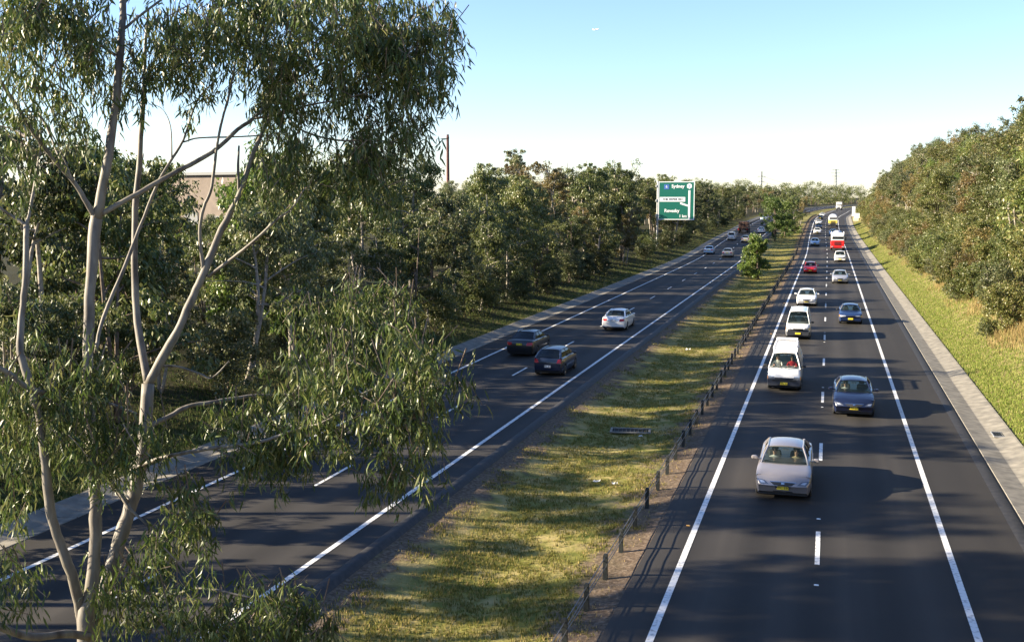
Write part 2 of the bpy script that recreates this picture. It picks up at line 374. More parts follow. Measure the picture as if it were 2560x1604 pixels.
# ------------------------------------------------------------------ grasses (stuff)
def grass(name, n, ufun, yfun, h, wd, m, keep=None, bl=3, lean=.5):
    u = ufun(n); y = yfun(n)
    if keep is not None:
        k = keep(u, y); u, y = u[k], y[k]
    n = len(u); x = warp(u, y); z = ground_z(u, y)
    x = np.repeat(x, bl); y = np.repeat(y, bl); z = np.repeat(z, bl); n *= bl
    x = x+rng.normal(0, wd*1.5, n); y = y+rng.normal(0, wd*1.5, n)
    hh = h*(0.5+rng.random(n)); a = rng.random(n)*2*np.pi; ln = lean*hh*rng.random(n); b = rng.random(n)*2*np.pi
    s = wd*(.6+.8*rng.random(n)); dx, dy = np.cos(a)*s/2, np.sin(a)*s/2
    V = np.stack([np.stack([x-dx, y-dy, z-.02], 1), np.stack([x+dx, y+dy, z-.02], 1), np.stack([x+np.cos(b)*ln, y+np.sin(b)*ln, z+hh], 1)], 1).reshape(-1, 3)
    F = np.arange(n*3).reshape(-1, 3)
    return mk(name, V, F, m)
M_gr = leaf_mat('green_grass', (.09,.12,.022), (.2,.2,.045), (.44,.37,.15), .3, .8, .15)
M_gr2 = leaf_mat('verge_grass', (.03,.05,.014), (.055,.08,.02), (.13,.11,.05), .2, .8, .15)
M_dry = leaf_mat('dry_grass', (.24,.18,.07), (.42,.33,.15), (.17,.18,.05), .3, .8, .15)
M_gr3 = leaf_mat('bank_grass', (.085,.14,.024), (.15,.205,.04), (.29,.28,.1), .3, .8, .15)
def ydist(a, b): return lambda n: a*(b/a)**rng.random(n)
patch = lambda u, y: (vnoise(u, y, 1.7, 2)+.7*vnoise(u, y, 4.1, 9)+np.clip(2.3-np.abs(u+8.3), -1.6, 1.1)*.75 + rng.normal(0,.25,len(u))) > .15
tag(grass('median_grass', 62000, lambda n: rng.uniform(-11.6, -4.8, n), ydist(18, 330), .075, .03, M_gr, patch, 4), 'patchy green and straw coloured grass covering the median', 'grass', kind='stuff')
tag(grass('median_dry_grass', 11000, lambda n: rng.uniform(-11.4, -4.9, n), ydist(18, 200), .06, .03, M_dry, lambda u, y: (vnoise(u, y, .9, 7)+rng.normal(0,.35,len(u))) > .25, 3, .9), 'dry straw coloured grass lying in tufts on the median', 'grass', kind='stuff')
tag(grass('bank_grass', 42000, lambda n: 7.7+np.abs(rng.normal(0, 2.3, n)), ydist(40, 330), .1, .035, M_gr3, None, 4), 'bright green grass on the bank beside the right gutter', 'grass', kind='stuff')
tag(grass('bank_dry_grass', 30000, lambda n: rng.normal(12.0, 1.7, n), ydist(42, 330), .42, .03, M_dry, lambda u, y: (vnoise(u, y, .5, 4)+rng.normal(0,.3,len(u))+(u-10.4)*.3 > .05) & (u > 9.6), 4, .5), 'tall dry golden grass between the shrubs of the right bank', 'grass', kind='stuff')
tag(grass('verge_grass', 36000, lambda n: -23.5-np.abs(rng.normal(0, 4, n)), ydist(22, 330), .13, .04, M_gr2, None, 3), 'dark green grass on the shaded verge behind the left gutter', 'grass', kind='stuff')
# litter in the median
M_lit = mat('litter_paper', (.5,.5,.48), .7)
for k, (u, y, s, lab) in enumerate([(-6.9,36.2,.2,'crumpled white litter in the grass left of the barrier, nearer piece'),(-7.6,36.5,.26,'torn white plastic litter lying flat in the median grass'),
        (-7.3,44.0,.16,'white scrap of paper just in front of the median drain grate'),(-8.7,71,.3,'white litter far up the median, level with the white sedan driving away')]):
    r = np.random.default_rng(k); V = []; 
    for i in range(5):
        for j in range(5): V.append(((i-2)*s/4+r.normal(0,s*.05), (j-2)*s/5+r.normal(0,s*.05), .05+abs(r.normal(0,s*.22))))
    o = mk('litter', V, [(i*5+j, i*5+j+1, i*5+j+6, i*5+j+5) for i in range(4) for j in range(4)], M_lit); o.location = W3(u, y, .03); tag(o, lab, 'litter')
# ------------------------------------------------------------------ vehicles (front towards -Y)
def paint(name, c, metal=.0, rough=.3): 
    return mat(name, c, rough, metal, .5, .6)
P_lilac = paint('lilac_silver_paint', (.3,.28,.285), .4, .3); P_navy = paint('navy_paint', (.008,.013,.038), .1)
P_white = paint('white_paint', (.78,.78,.77)); P_black = paint('black_paint', (.012,.013,.016)); P_dkblue = paint('dark_blue_paint', (.012,.018,.04))
P_blue = paint('blue_paint', (.012,.028,.09)); P_red = paint('red_paint', (.7,.02,.02)); P_silver = paint('silver_paint', (.48,.49,.52), .5, .35)
P_ice = paint('pale_blue_paint', (.45,.6,.75), .1); P_gold = paint('pale_gold_paint', (.5,.47,.42), .4, .35)
M_glass = glass_mat('window_glass', (.008,.014,.014), .5); M_dglass = glass_mat('dark_window_glass', (.01,.014,.018), .12)
M_blk = mat('black_plastic', (.02,.02,.021), .5); M_tyre = mat('tyre_rubber', (.018,.018,.018), .85); M_rim = mat('wheel_alloy', (.45,.45,.46), .35, .8)
M_lamp = mat('headlamp_lens', (.5,.53,.57), .1, .5); M_lampd = mat('headlamp_housing', (.16,.17,.19), .1, .6); M_tail = mat('tail_lamp_lens', (.45,.01,.015), .15, 0, .6); M_ind = mat('indicator_lens', (.85,.3,.04), .2)
M_plate = mat('yellow_plate', (.85,.66,.04), .5); M_wplate = mat('white_plate', (.8,.8,.8), .5); M_int = mat('dark_interior', (.03,.03,.033), .9)
M_seat = mat('seat_fabric', (.1,.1,.105), .9); M_bumper = mat('grey_bumper_plastic', (.045,.05,.065), .5); M_chrome = mat('chrome', (.7,.7,.7), .15, 1)
M_ink = mat('plate_lettering', (.02,.02,.02), .6); M_hwhite = mat('bright_trim', (.8,.8,.8), .5)

def text_obj(name, s, size, m, parent, loc, rot, ext=.002, bold=0.0, align='CENTER'):
    cu = bpy.data.curves.new(name, 'FONT'); cu.body = s; cu.size = size; cu.extrude = ext; cu.align_x = align; cu.align_y = 'CENTER'; cu.offset = bold
    cu.resolution_u = 3
    o = bpy.data.objects.new(name, cu); C.objects.link(o); bpy.context.view_layer.update()
    dg = bpy.context.evaluated_depsgraph_get(); me = bpy.data.meshes.new_from_object(o.evaluated_get(dg))
    bpy.data.objects.remove(o); bpy.data.curves.remove(cu); me.name = name
    me.materials.clear(); me.materials.append(m)
    r = bpy.data.objects.new(name, me); C.objects.link(r); r.parent = parent; r.location = loc; r.rotation_euler = rot
    return r

def patch_on(bvh, corners, d, off, nu=6, nv=3, tilt=0, ymin=0):
    """a panel laid on the body: corners are (a,b) pairs, cast along d ('-y','+y')"""
    V = []; sg = 1 if d == '-y' else -1
    for j in range(nv+1):
        for i in range(nu+1):
            s, t = i/nu, j/nv
            p = [(corners[0][k]*(1-s)+corners[1][k]*s)*(1-t)+(corners[3][k]*(1-s)+corners[2][k]*s)*t for k in (0,1)]
            if tilt:   # laid on from the front and above, so a lamp wraps over the nose
                o = Vector((p[0], ymin, p[1])); dr = Vector((0, math.cos(tilt), -math.sin(tilt))); hit = bvh.ray_cast(o-dr*1.5, dr)
                V.append(tuple(hit[0]+hit[1]*(off if hit[1].dot(dr) < 0 else -off)) if hit[0] is not None else (V[-1] if V else (p[0], 0, p[1])))
                continue
            hit = bvh.ray_cast(Vector((p[0], -5*sg, p[1])), Vector((0, sg, 0)))
            y = hit[0].y if hit[0] is not None else (V[-1][1]+off*sg if V else 0)
            V.append((p[0], y-off*sg, p[1]))
    F = [(j*(nu+1)+i, j*(nu+1)+i+1, (j+1)*(nu+1)+i+1, (j+1)*(nu+1)+i) for j in range(nv) for i in range(nu)]
    return V, F

CARK = {
 'sedan': dict(L=4.8, W=1.8, H=1.46, top=[(0,.5),(.05,.59),(.13,.67),(.3,.745),(.7,.84),(1.15,.91),(1.6,.95),(3.7,.98),(4.0,1.0),(4.6,.99),(4.72,.92),(4.8,.7)], wb=1.27, rf=2.0, rr=3.2, bb=3.95, arch=(.93,3.65), belt=.95),
 'boxsedan': dict(L=4.7, W=1.75, H=1.42, top=[(0,.62),(.08,.72),(.4,.8),(1.2,.9),(1.6,.93),(3.7,.95),(4.0,.98),(4.55,.98),(4.65,.93),(4.7,.7)], wb=1.4, rf=1.98, rr=3.1, bb=3.75, arch=(.9,3.55), belt=.93),
 'hatch': dict(L=4.1, W=1.7, H=1.46, top=[(0,.52),(.05,.61),(.13,.69),(.4,.8),(.95,.93),(1.3,.95),(3.6,.98),(3.9,1.0),(4.02,.95),(4.1,.7)], wb=1.08, rf=1.75, rr=3.25, bb=3.95, arch=(.8,3.35), belt=.96),
 'wagon4': dict(L=4.4, W=1.78, H=1.78, top=[(0,.75),(.06,.88),(.35,.98),(1.1,1.05),(1.4,1.08),(4.1,1.1),(4.34,1.1),(4.4,.8)], wb=1.25, rf=1.75, rr=4.05, bb=4.33, arch=(.8,3.5), belt=1.08, wr=.36),
 'ute': dict(L=5.0, W=1.76, H=1.66, top=[(0,.7),(.06,.82),(.4,.92),(1.15,1.0),(1.5,1.03),(2.9,1.03),(3.0,1.03),(4.95,1.03),(5.0,.8)], wb=1.25, rf=1.75, rr=2.65, bb=2.95, arch=(.85,3.9), belt=1.02, wr=.34),
 'van': dict(L=4.6, W=1.7, H=1.98, top=[(0,.7),(.03,.85),(.12,1.08),(.2,1.16),(.45,1.2),(4.4,1.2),(4.55,1.2),(4.6,.8)], wb=.2, rf=.68, rr=4.35, bb=4.56, arch=(.95,3.4), belt=1.18, wr=.32, wbw=.46, panel=1.7),
 'bonnetvan': dict(L=4.7, W=1.7, H=1.97, top=[(0,.72),(.04,.86),(.25,1.0),(.45,1.06),(.7,1.1),(4.4,1.12),(4.65,1.12),(4.7,.8)], wb=.42, rf=1.05, rr=4.35, bb=4.64, arch=(1.0,3.5), belt=1.1, wr=.33, wbw=.45, panel=2.0),
}
def car(kind, pt, loc, rz, label, cat, group, plate=(M_plate, None), detail=2, lower=None, gl=None, name=None, grille=True, roofmat=None):
    K = CARK[kind]; L, W, H = K['L'], K['W'], K['H']; hw = W/2; y0 = -L/2
    t = thing(name or cat.replace(' ', '_'), loc, rz, label, cat, group)
    gl = gl or M_glass
    top = lambda s: float(np.interp(s, [a for a, b in K['top']], [b for a, b in K['top']]))
    ar, wz, wr_ = .36, .31, .31
    if kind in ('wagon4','ute'): ar, wz, wr_ = .41, .36, .36
    st = {0,.04,.1,.2,.35,.55,.8,1.1,1.4,L-.9,L-.6,L-.35,L-.18,L-.08,L-.03,L,L*.5,L*.4,L*.6}
    for a in K['arch']:
        for q in (-1.001,-1,-.92,-.7,-.35,0,.35,.7,.92,1,1.001): st.add(a+q*ar)
    for a, b in K['top']: st.add(a)
    st = sorted(x for x in st if 0 <= x <= L); st = [x for i, x in enumerate(st) if i == 0 or x-st[i-1] > .0004]
    V = []; n_sec = 0
    for s in st:
        e0, e1 = s, L-s
        zb = .2+.09*max(0, 1-e0/.12)+.12*max(0, 1-e1/.15)
        for a in K['arch']:
            if abs(s-a) <= ar: zb = max(zb, wz+math.sqrt(max(0, ar*ar-(s-a)**2)))
        zt = top(s); wf = 1-.09*max(0, 1-e0/.7)**2-.07*max(0, 1-e1/.7)**2-.05*max(0,1-e0/.08)-.05*max(0,1-e1/.08)
        if kind == 'van': wf = 1-.04*max(0, 1-e0/.25)**2-.03*max(0, 1-e1/.3)**2
        wz_ = lambda z: hw*wf*float(np.interp(z, [.2,.32,.5,.72,.95,1.2], [.93,.975,1,.99,.95,.925]))
        pts = [(wz_(zb+f*(zt-zb)), zb+f*(zt-zb)) for f in (0,.12,.3,.5,.7,.86,.96)]
        cr = .055*min(1, .25+e0/.6)
        wt = wz_(zt); pts += [(wt*.965, zt+.012), (wt*.82, zt+cr*.55), (wt*.5, zt+cr*.9), (0.0, zt+cr)]
        sec = [(x, z) for x, z in pts]+[(-x, z) for x, z in pts[-2::-1]]
        n_sec = len(sec); bw = K.get('bow', .22 if kind != 'van' else .1)
        for x, z in sec:
            y = y0+s+bw*(abs(x)/hw)**2.4*max(0, 1-e0/.9)*(.35 if z > .9*zt and e0 > .3 else 1)-.12*(abs(x)/hw)**2.4*max(0, 1-e1/.6)
            V.append((x, y, z))
    F = [(i*n_sec+k, (i+1)*n_sec+k, (i+1)*n_sec+k+1, i*n_sec+k+1) for i in range(len(st)-1) for k in range(n_sec-1)]
    F.append(tuple(range(n_sec))); F.append(tuple((len(st)-1)*n_sec+k for k in range(n_sec-1, -1, -1)))
    mi = None; mats = pt
    if lower:   # unpainted bumpers / lower band
        mats = [pt, lower[0]]; mi = []
        for f in F[:-2]:
            c = [sum(V[i][k] for i in f)/4 for k in range(3)]
            mi.append(1 if c[2] < lower[1] and (c[1] < y0+lower[2] or c[1] > y0+L-.35) else 0)
        mi += [1, 1]
    body = mk('body', V, F, mats, t, .7, mi)
    bvh = BVHTree.FromPolygons([Vector(v) for v in V], F)
    # dark arches and underbody
    ub = MB().box(-hw*.86, hw*.86, y0+.25, y0+L-.25, .17, .62); ub.obj('underbody', M_int, t)
    # wheels
    for a in K['arch']:
        for sx in (-1, 1):
            x = sx*(hw-.11); c = (x, y0+a, wr_)
            wprof = [(wr_*.62,-.1),(wr_*.93,-.1),(wr_,-.075),(wr_,.075),(wr_*.93,.1),(wr_*.62,.1)]
            wh = MB().lathe(wprof, 'x', c, 20).obj('wheel', M_tyre, t, .6)
            rp = [(.03,.075),(.06,.095),(wr_*.5,.08),(wr_*.6,.102),(wr_*.64,.104),(wr_*.64,.0)]
            m_ = MB().lathe([(r, h*sx) for r, h in rp], 'x', c, 20)
            for k in range(5):
                an = 2*math.pi*k/5
                m_.box(x+sx*.085-.006, x+sx*.085+.012, c[1]+math.cos(an)*wr_*.36-.02, c[1]+math.cos(an)*wr_*.36+.02, c[2]+math.sin(an)*wr_*.36-.02, c[2]+math.sin(an)*wr_*.36+.02)
            m_.obj('rim', M_rim, wh, .5)
    # greenhouse ------------------------------------------------
    wbw = K.get('wbw', .425)*W; wr = K.get('wr', .315)*W; wbr = wbw*.97
    zf, zr = top(K['wb'])+.035, top(min(K['bb'], L-.1))+.03; belt = K['belt']+.015
    yb, yf, yr, yk = y0+K['wb'], y0+K['rf'], y0+K['rr'], y0+K['bb']
    Hc = H-.07
    def edge(pl, pr, bow, n=8, up=0.0):   # curve from left to right
        return [Vector((pl[0]+(pr[0]-pl[0])*i/n, pl[1]+bow*(1-(2*i/n-1)**2), pl[2]+up*(1-(2*i/n-1)**2))) for i in range(n+1)]
    e_wb = edge((-wbw, yb, zf), (wbw, yb, zf), -.14, up=.02); e_wf = edge((-wr, yf, Hc), (wr, yf, Hc), -.06, up=.045)
    e_rr = edge((-wr, yr, Hc), (wr, yr, Hc), .05, up=.045); e_rb = edge((-wbr, yk, zr), (wbr, yk, zr), .09, up=.02)
    def band(a, b, lo, hi, side_in, nv=5, bulge=0.0):
        V = []; n = len(a)-1
        for j in range(nv+1):
            f = lo+(hi-lo)*j/nv
            for i in range(n+1):
                g = side_in+(1-2*side_in)*i/n; k = min(int(g*n), n-1); r = g*n-k
                pa = a[k].lerp(a[k+1], r); pb = b[k].lerp(b[k+1], r); V.append(pa.lerp(pb, f))
        return V, [(j*(n+1)+i, j*(n+1)+i+1, (j+1)*(n+1)+i+1, (j+1)*(n+1)+i) for j in range(nv) for i in range(n)]
    mk('windscreen', *band(e_wb, e_wf, .03, .97, .02), gl, t, 3.2)
    mk('rear_window', *band(e_rb, e_rr, .05, .95, .03), gl if not K.get('panel') else M_dglass, t, 3.2)
    # roof: crowned sheet with thickness, header rails
    RV = []; ny, nx = 8, 8
    for j in range(ny+1):
        f = j/ny
        for i in range(nx+1):
            a = e_wf[i].lerp(e_rr[i], f); u = 2*i/nx-1
            RV.append((a.x*(1.03 if abs(u) == 1 else 1), a.y+(-.05 if j == 0 else .05 if j == ny else 0), a.z+(.03*math.sin(math.pi*f)+.022 if 0 < j < ny else -.0)*(1-.55*abs(u)**3)-(.02 if abs(u) == 1 else 0)))
    n1 = len(RV); RF = [(j*(nx+1)+i, j*(nx+1)+i+1, (j+1)*(nx+1)+i+1, (j+1)*(nx+1)+i) for j in range(ny) for i in range(nx)]
    RV2 = RV+[(x*.98, y, z-.05) for x, y, z in RV]; RF2 = RF+[tuple(n1+q for q in f[::-1]) for f in RF]
    bd = [i for i in range(nx+1)]+[(j)*(nx+1)+nx for j in range(1, ny+1)]+[ny*(nx+1)+i for i in range(nx-1, -1, -1)]+[j*(nx+1) for j in range(ny-1, 0, -1)]
    for q in range(len(bd)): a, b = bd[q], bd[(q+1) % len(bd)]; RF2.append((a, n1+a, n1+b, b))
    roof = mk('roof', RV2, RF2, roofmat or pt, t, .8)
    pr = .035
    for sx in (-1, 1):
        pb = MB()
        A0 = Vector((sx*wbw, yb+.02, zf-.05)); A1 = Vector((sx*wr*1.01, yf, Hc-.01)); pb.tube([A0, A0.lerp(A1, .5)+Vector((sx*.012, 0, .01)), A1], pr, 6)
        C0 = Vector((sx*wbr, yk-.03, zr-.05)); C1 = Vector((sx*wr*1.01, yr, Hc-.01)); pb.tube([C0, C0.lerp(C1, .5)+Vector((sx*.012, 0, .012)), C1], [.085, .07, .05], 6)
        pb.tube([A1, Vector((sx*wr*1.03, (yf+yr)/2, Hc+.012)), C1], .032, 6)
        pb.obj('window_pillar', pt, roof, .7)
    for sx in (-1, 1):   # side glass from belt to roof rail
        def sp(f, g):   # f along, g up
            lo = Vector((sx*(wbw+.015), yb+.12, belt)).lerp(Vector((sx*(wbr+.015), yk-.1, belt)), f)
            hi = Vector((sx*wr*1.0, yf+.03, Hc-.02)).lerp(Vector((sx*wr*1.0, yr-.03, Hc-.02)), f)
            p = lo.lerp(hi, g); p.x += sx*.025*math.sin(math.pi*g); return p
        def sidepanel(nm, f0, f1, m_, par=t, out=0):
            V = [sp(f0+(f1-f0)*i/4, .0+1.0*j/4)+Vector((sx*out, 0, 0)) for j in range(5) for i in range(5)]
            mk(nm, V, [(j*5+i, j*5+i+1, j*5+i+6, j*5+i+5) for j in range(4) for i in range(4)], m_, par, 3.2)
        if K.get('panel'):
            fp = (K['panel']-K['wb'])/(K['bb']-K['wb'])
            sidepanel('side_window', .02, fp-.02, M_dglass)
            sidepanel('side_panel', fp-.02, 1.0, pt, roof, .004)
        else:
            sidepanel('side_window', .02, .98, M_dglass if detail < 2 else gl)
            q = MB()
            for f in (.46,)+((.82,) if kind in ('sedan','boxsedan','wagon4') else ()): q.tube([sp(f, 0), sp(f, .5)+Vector((sx*.004,0,0)), sp(f, 1)], .022, 4)
            q.obj('door_pillar', M_blk, roof)
        # skirt closing the gap between body shoulder and glass
        V = []
        for i in range(9):
            f = i/8; a = sp(f, 0); V += [tuple(a+Vector((sx*.012, 0, .01))), (sx*hw*.955, a.y, belt-.05)]
        mk('belt_moulding', V, [(2*i, 2*i+1, 2*i+3, 2*i+2) for i in range(8)], pt, roof)
    # cowl between bonnet and windscreen foot
    # interior
    ib = MB().box(-hw*.8, hw*.8, yb+.12, yk-.15, belt-.14, belt-.045).box(-hw*.78, hw*.78, yb+.05, yb+.35, belt-.1, belt+.02, .03)
    ib.obj('interior', M_int, t)
    if detail >= 1 and not (K.get('panel') and detail < 2):
        for sx in (-1, 1):
            ys_ = yf+.25
            s = MB().box(sx*.36-.23, sx*.36+.23, ys_+.0, ys_+.12, belt-.05, belt+.22, .04, (.03, .01)).box(sx*.36-.12, sx*.36+.12, ys_+.04, ys_+.12, belt+.235, belt+.38, .03)
            s.obj('seat', M_seat, t, .6)
    if detail >= 2:
        MB().box(-.1, .1, yf-.01, yf+.02, Hc-.13, Hc-.075, .01).obj('rear_view_mirror', M_hwhite, t)
    # lamps, grille, plates
    tl_ = R_(28) if kind in ('sedan', 'hatch') else 0
    hl = {'sedan': [(.44,.585),(.72,.6),(.87,.83),(.58,.735)], 'boxsedan': [(.38,.58),(.8,.58),(.82,.71),(.36,.7)], 'hatch': [(.36,.56),(.68,.58),(.8,.84),(.46,.73)], 'wagon4': [(.42,.66),(.76,.66),(.76,.82),(.42,.82)],
          'ute': [(.42,.62),(.78,.62),(.78,.77),(.42,.77)], 'van': [(.44,.62),(.78,.62),(.79,.78),(.5,.78)], 'bonnetvan': [(.42,.68),(.76,.68),(.78,.82),(.46,.82)]}[kind]
    for sx in (-1, 1):
        c = [(sx*a, b) for a, b in hl]
        h_ = mk('headlight', *patch_on(bvh, c, '-y', .008, 8, 5, tl_, y0), M_lampd if tl_ else M_lamp, t, 3.2)
        if tl_:
            q4 = [Vector(p) for p in c]; cc = sum(q4, Vector((0, 0)))/4; c3 = [tuple(cc+(p-cc)*.5) for p in q4]
            mk('bulb_reflector', *patch_on(bvh, c3, '-y', .014, 5, 3, tl_, y0), M_lamp, h_, 3.2)
        if kind in ('van', 'boxsedan', 'bonnetvan', 'wagon4'):
            c2 = [(sx*(hl[1][0]+.005), hl[1][1]), (sx*(hw-.02), hl[1][1]), (sx*(hw-.025), hl[2][1]), (sx*(hl[2][0]+.0), hl[2][1])]
            mk('indicator', *patch_on(bvh, c2, '-y', .009), M_ind, t, 3.2)
    if grille:
        g = {'sedan': [(-.24,.52),(.24,.52),(.4,.67),(-.4,.67)], 'van': [(-.6,.5),(.6,.5),(.6,.6),(-.6,.6)]}.get(kind, [(-.32,hl[0][1]),(.32,hl[0][1]),(.33,hl[0][1]+.1),(-.33,hl[0][1]+.1)])
        gm = mk('grille', *patch_on(bvh, g, '-y', .007, 10, 5, tl_, y0), M_blk, t, 3.2)
        if kind == 'sedan': mk('grille_trim', *patch_on(bvh, [(-.4,.665),(.4,.665),(.42,.695),(-.42,.695)], '-y', .012, 10, 2, tl_, y0), M_chrome, gm)
        if detail >= 2 and kind == 'sedan': mk('badge', *patch_on(bvh, [(-.05,.59),(.05,.59),(.05,.64),(-.05,.64)], '-y', .016, 2, 2, tl_, y0), M_chrome, gm)
        mk('air_intake', *patch_on(bvh, [(-.34,.27),(.34,.27),(.3,.325),(-.3,.325)], '-y', .006, 8, 2), M_blk, t, 3.2)
    def plate_at(z, d):
        hit = bvh.ray_cast(Vector((0, -5*d, z)), Vector((0, d, 0)))[0]
        y = hit.y-.02*d
        o = MB().box(-.186, .186, y-.008, y+.008, z-.062, z+.062, .005).obj('number_plate', plate[0], t)
        if plate[1]: text_obj('lettering', plate[1], .115, M_ink, o, (0, y-.01*d, z), (math.pi/2, 0, 0 if d > 0 else math.pi), .001, .001)
    plate_at(.43 if kind != 'van' else .4, 1); 
    tl = {'sedan': [(.44,.72),(.84,.74),(.8,.92),(.5,.9)], 'boxsedan': [(.4,.72),(.82,.72),(.82,.88),(.4,.88)], 'hatch': [(.5,.74),(.78,.74),(.74,.96),(.58,.94)], 'wagon4': [(.66,.75),(.82,.75),(.8,1.0),(.66,1.0)], 'ute': [(.7,.7),(.82,.7),(.82,.95),(.7,.95)]}.get(kind, [(.68,.7),(.8,.7),(.78,1.05),(.68,1.05)])
    for sx in (-1, 1): mk('tail_light', *patch_on(bvh, [(sx*a, b) for a, b in tl], '+y', .008), M_tail, t, 3.2)
    plate_at({'sedan': .8, 'boxsedan': .78, 'hatch': .55}.get(kind, .6), -1)
    for sx in (-1, 1):
        x = sx*(hw+.11); yy = yb+.42 if not K.get('panel') else yb+.3
        mb = MB().box(x-.1, x+.1, yy-.06, yy+.05, belt+.0, belt+.13, .03).tube([(sx*(hw-.1), yy, belt+.03), (x, yy, belt+.04)], .025, 6)
        mb.obj('side_mirror', pt if kind not in ('van','bonnetvan','ute','boxsedan') else M_blk, t, .6)
    t['_dim'] = 0; del t['_dim']
    return t, dict(yb=yb, yf=yf, yr=yr, yk=yk, belt=belt, Hc=Hc, hw=hw, bvh=bvh, top=top, y0=y0, L=L)

def road_pose(u, y, rev=False):
    """point and heading on the road surface at lateral u, distance y"""
    x0, x1 = float(warp(u, y-2)), float(warp(u, y+2)); z = float(elev(y))+.006
    h = math.atan2(-(x1-x0), 4)
    return (float(warp(u, y)), y, z), h+(math.pi if rev else 0)

M_skin = mat('skin', (.5,.3,.22), .6); M_hair = mat('dark_hair', (.03,.02,.015), .8)
def person(loc, rz, shirt, label, parent_scale=1.0, hat=None):
    """seated figure, visible from the waist up: one skinned surface with head, neck, torso and arms on the wheel"""
    t = thing('person', loc, rz, label, 'person')
    pts = [((0,.06,-.28),.15,.12),((0,.06,-.05),.14,.1),((0,.06,.12),.17,.11),((0,.05,.24),.16,.1),((0,.04,.31),.06,.06),((0,.03,.37),.055,.055),((0,.0,.46),.078,.095),((0,.0,.55),.072,.09),((0,.01,.6),.04,.05)]
    arms = []
    for s in (-1, 1): arms.append([(s*.19,.05,.22,.055),(s*.25,-.08,.02,.045),(s*.21,-.26,.02,.038),(s*.16,-.4,.1,.032),(s*.15,-.45,.13,.03)])
    me = bpy.data.meshes.new('person_body'); V = [p[0] for p in pts]; E = [(i, i+1) for i in range(len(pts)-1)]; RR = [(p[1], p[2]) for p in pts]
    for a in arms:
        b = len(V); V += [q[:3] for q in a]; RR += [(q[3], q[3]) for q in a]; E += [(3, b)]+[(b+i, b+i+1) for i in range(len(a)-1)]
        hb = b+len(a)-1
        for k in range(5):   # fingers round the wheel rim
            c = len(V); fx = V[hb][0]+(-.03+.015*k); V += [(fx, V[hb][1]-.05, V[hb][2]+.02-.006*abs(k-2)), (fx, V[hb][1]-.075, V[hb][2]-.015)]
            RR += [(.009,.009),(.008,.008)]; E += [(hb, c), (c, c+1)]
    me.from_pydata(V, E, []); o = bpy.data.objects.new('body', me); C.objects.link(o)
    sm = o.modifiers.new('s', 'SKIN'); sb = o.modifiers.new('d', 'SUBSURF'); sb.levels = 1; sb.render_levels = 1
    for i, (a, b) in enumerate(RR): me.skin_vertices[0].data[i].radius = (a, b)
    me.skin_vertices[0].data[0].use_root = True
    bpy.context.view_layer.update(); dg = bpy.context.evaluated_depsgraph_get(); nm = bpy.data.meshes.new_from_object(o.evaluated_get(dg))
    bpy.data.objects.remove(o)
    b = bpy.data.objects.new('body', nm); C.objects.link(b); b.parent = t; nm.materials.clear(); nm.materials.append(shirt); nm.materials.append(M_skin)
    for p in nm.polygons:
        p.material_index = 1 if (p.center.z > .33 or p.center.y < -.27) else 0; p.use_smooth = True
    h = MB().lathe([(.0,.155),(.05,.15),(.085,.11),(.1,.05),(.1,.0),(.093,-.03)], 'z', (0,.025,.5), 14); h.obj('hair', hat or M_hair, t, 1.2)
    f = MB().box(-.012,.012,-.108,-.085,.475,.51,.004)
    f.obj('nose', M_skin, t); 
    e = MB(); [e.box(s*.032-.012, s*.032+.012, -.092, -.08, .515, .528) for s in (-1,1)]; e.box(-.024,.024,-.093,-.08,.445,.453); e.obj('eyes_and_mouth', M_hair, t)
    return t
ONC, LEAVE = 'cars coming towards the camera on the right carriageway', 'cars driving away on the left carriageway'
def put(kind, pt, u, y, label, cat, rev=False, **k):
    loc, h = road_pose(u, y, rev); return car(kind, pt, loc, h, label, cat, LEAVE if rev else ONC, **k)

# --- right carriageway, coming towards the camera.  y = distance of the car's middle
tC, dC = put('sedan', P_lilac, -1.15, 37.3, 'lilac silver sedan nearest the camera, alone in the left lane of the right carriageway', 'car', plate=(M_plate, 'AVC 83C'))
tN, dN = put('sedan', P_navy, 1.36, 51.9, 'navy blue sedan with yellow plate beside the white van with a roof rack', 'car', plate=(M_plate, 'YNV 271'))
tV, dV = put('van', P_white, -1.92, 57.8, 'white van with roof rack and dark bumper, red clothes behind its windscreen', 'van', plate=(M_plate, 'UZL 60J'), lower=(M_bumper, .6, .5))
# roof rack on the van
rk = MB(); z = dV['Hc']+.1
for y in (-1.25, -.2, .95): rk.box(-.62, .62, y-.03, y+.03, z+.02, z+.07, .01)
for s in (-1, 1):
    rk.box(s*.6-.02, s*.6+.02, -1.35, 1.2, z+.075, z+.12, .01)
    for y in (-1.25, -.2, .95): rk.box(s*.58-.025, s*.58+.025, y-.025, y+.025, z-.12, z+.03)
rk.obj('roof_rack', M_hwhite, tV)
q = MB()
for s in (-.55, .55): q.box(s-.03, s+.03, -1.3, 1.6, z+.125, z+.18, .01)
for k in range(9): y = -1.2+.32*k; q.box(-.53, .53, y-.02, y+.02, z+.135, z+.165)
q.box(-.56, .56, 1.2, 1.5, z+.19, z+.3, .02)
lo = q.obj('ladder', M_hwhite); lo.location = tV.location; lo.rotation_euler = tV.rotation_euler; tag(lo, 'white ladder lying on the roof rack of the white van', 'ladder')
wp = MB(); [wp.tube([(sx*.12-.1, dV['yb']-.1, 1.19), (sx*.4-.05, dV['yb']-.03, 1.3)], .012, 4) for sx in (-1, 1)]; wp.obj('wipers', M_blk, tV)
put('bonnetvan', P_white, -1.8, 78.9, 'plain white van with rounded roof and grey bumper following the van with the roof rack', 'van', lower=(M_bumper, .55, .4))
put('boxsedan', P_blue, 1.9, 89.5, 'boxy mid blue car in the right lane beside the plain white van', 'car')
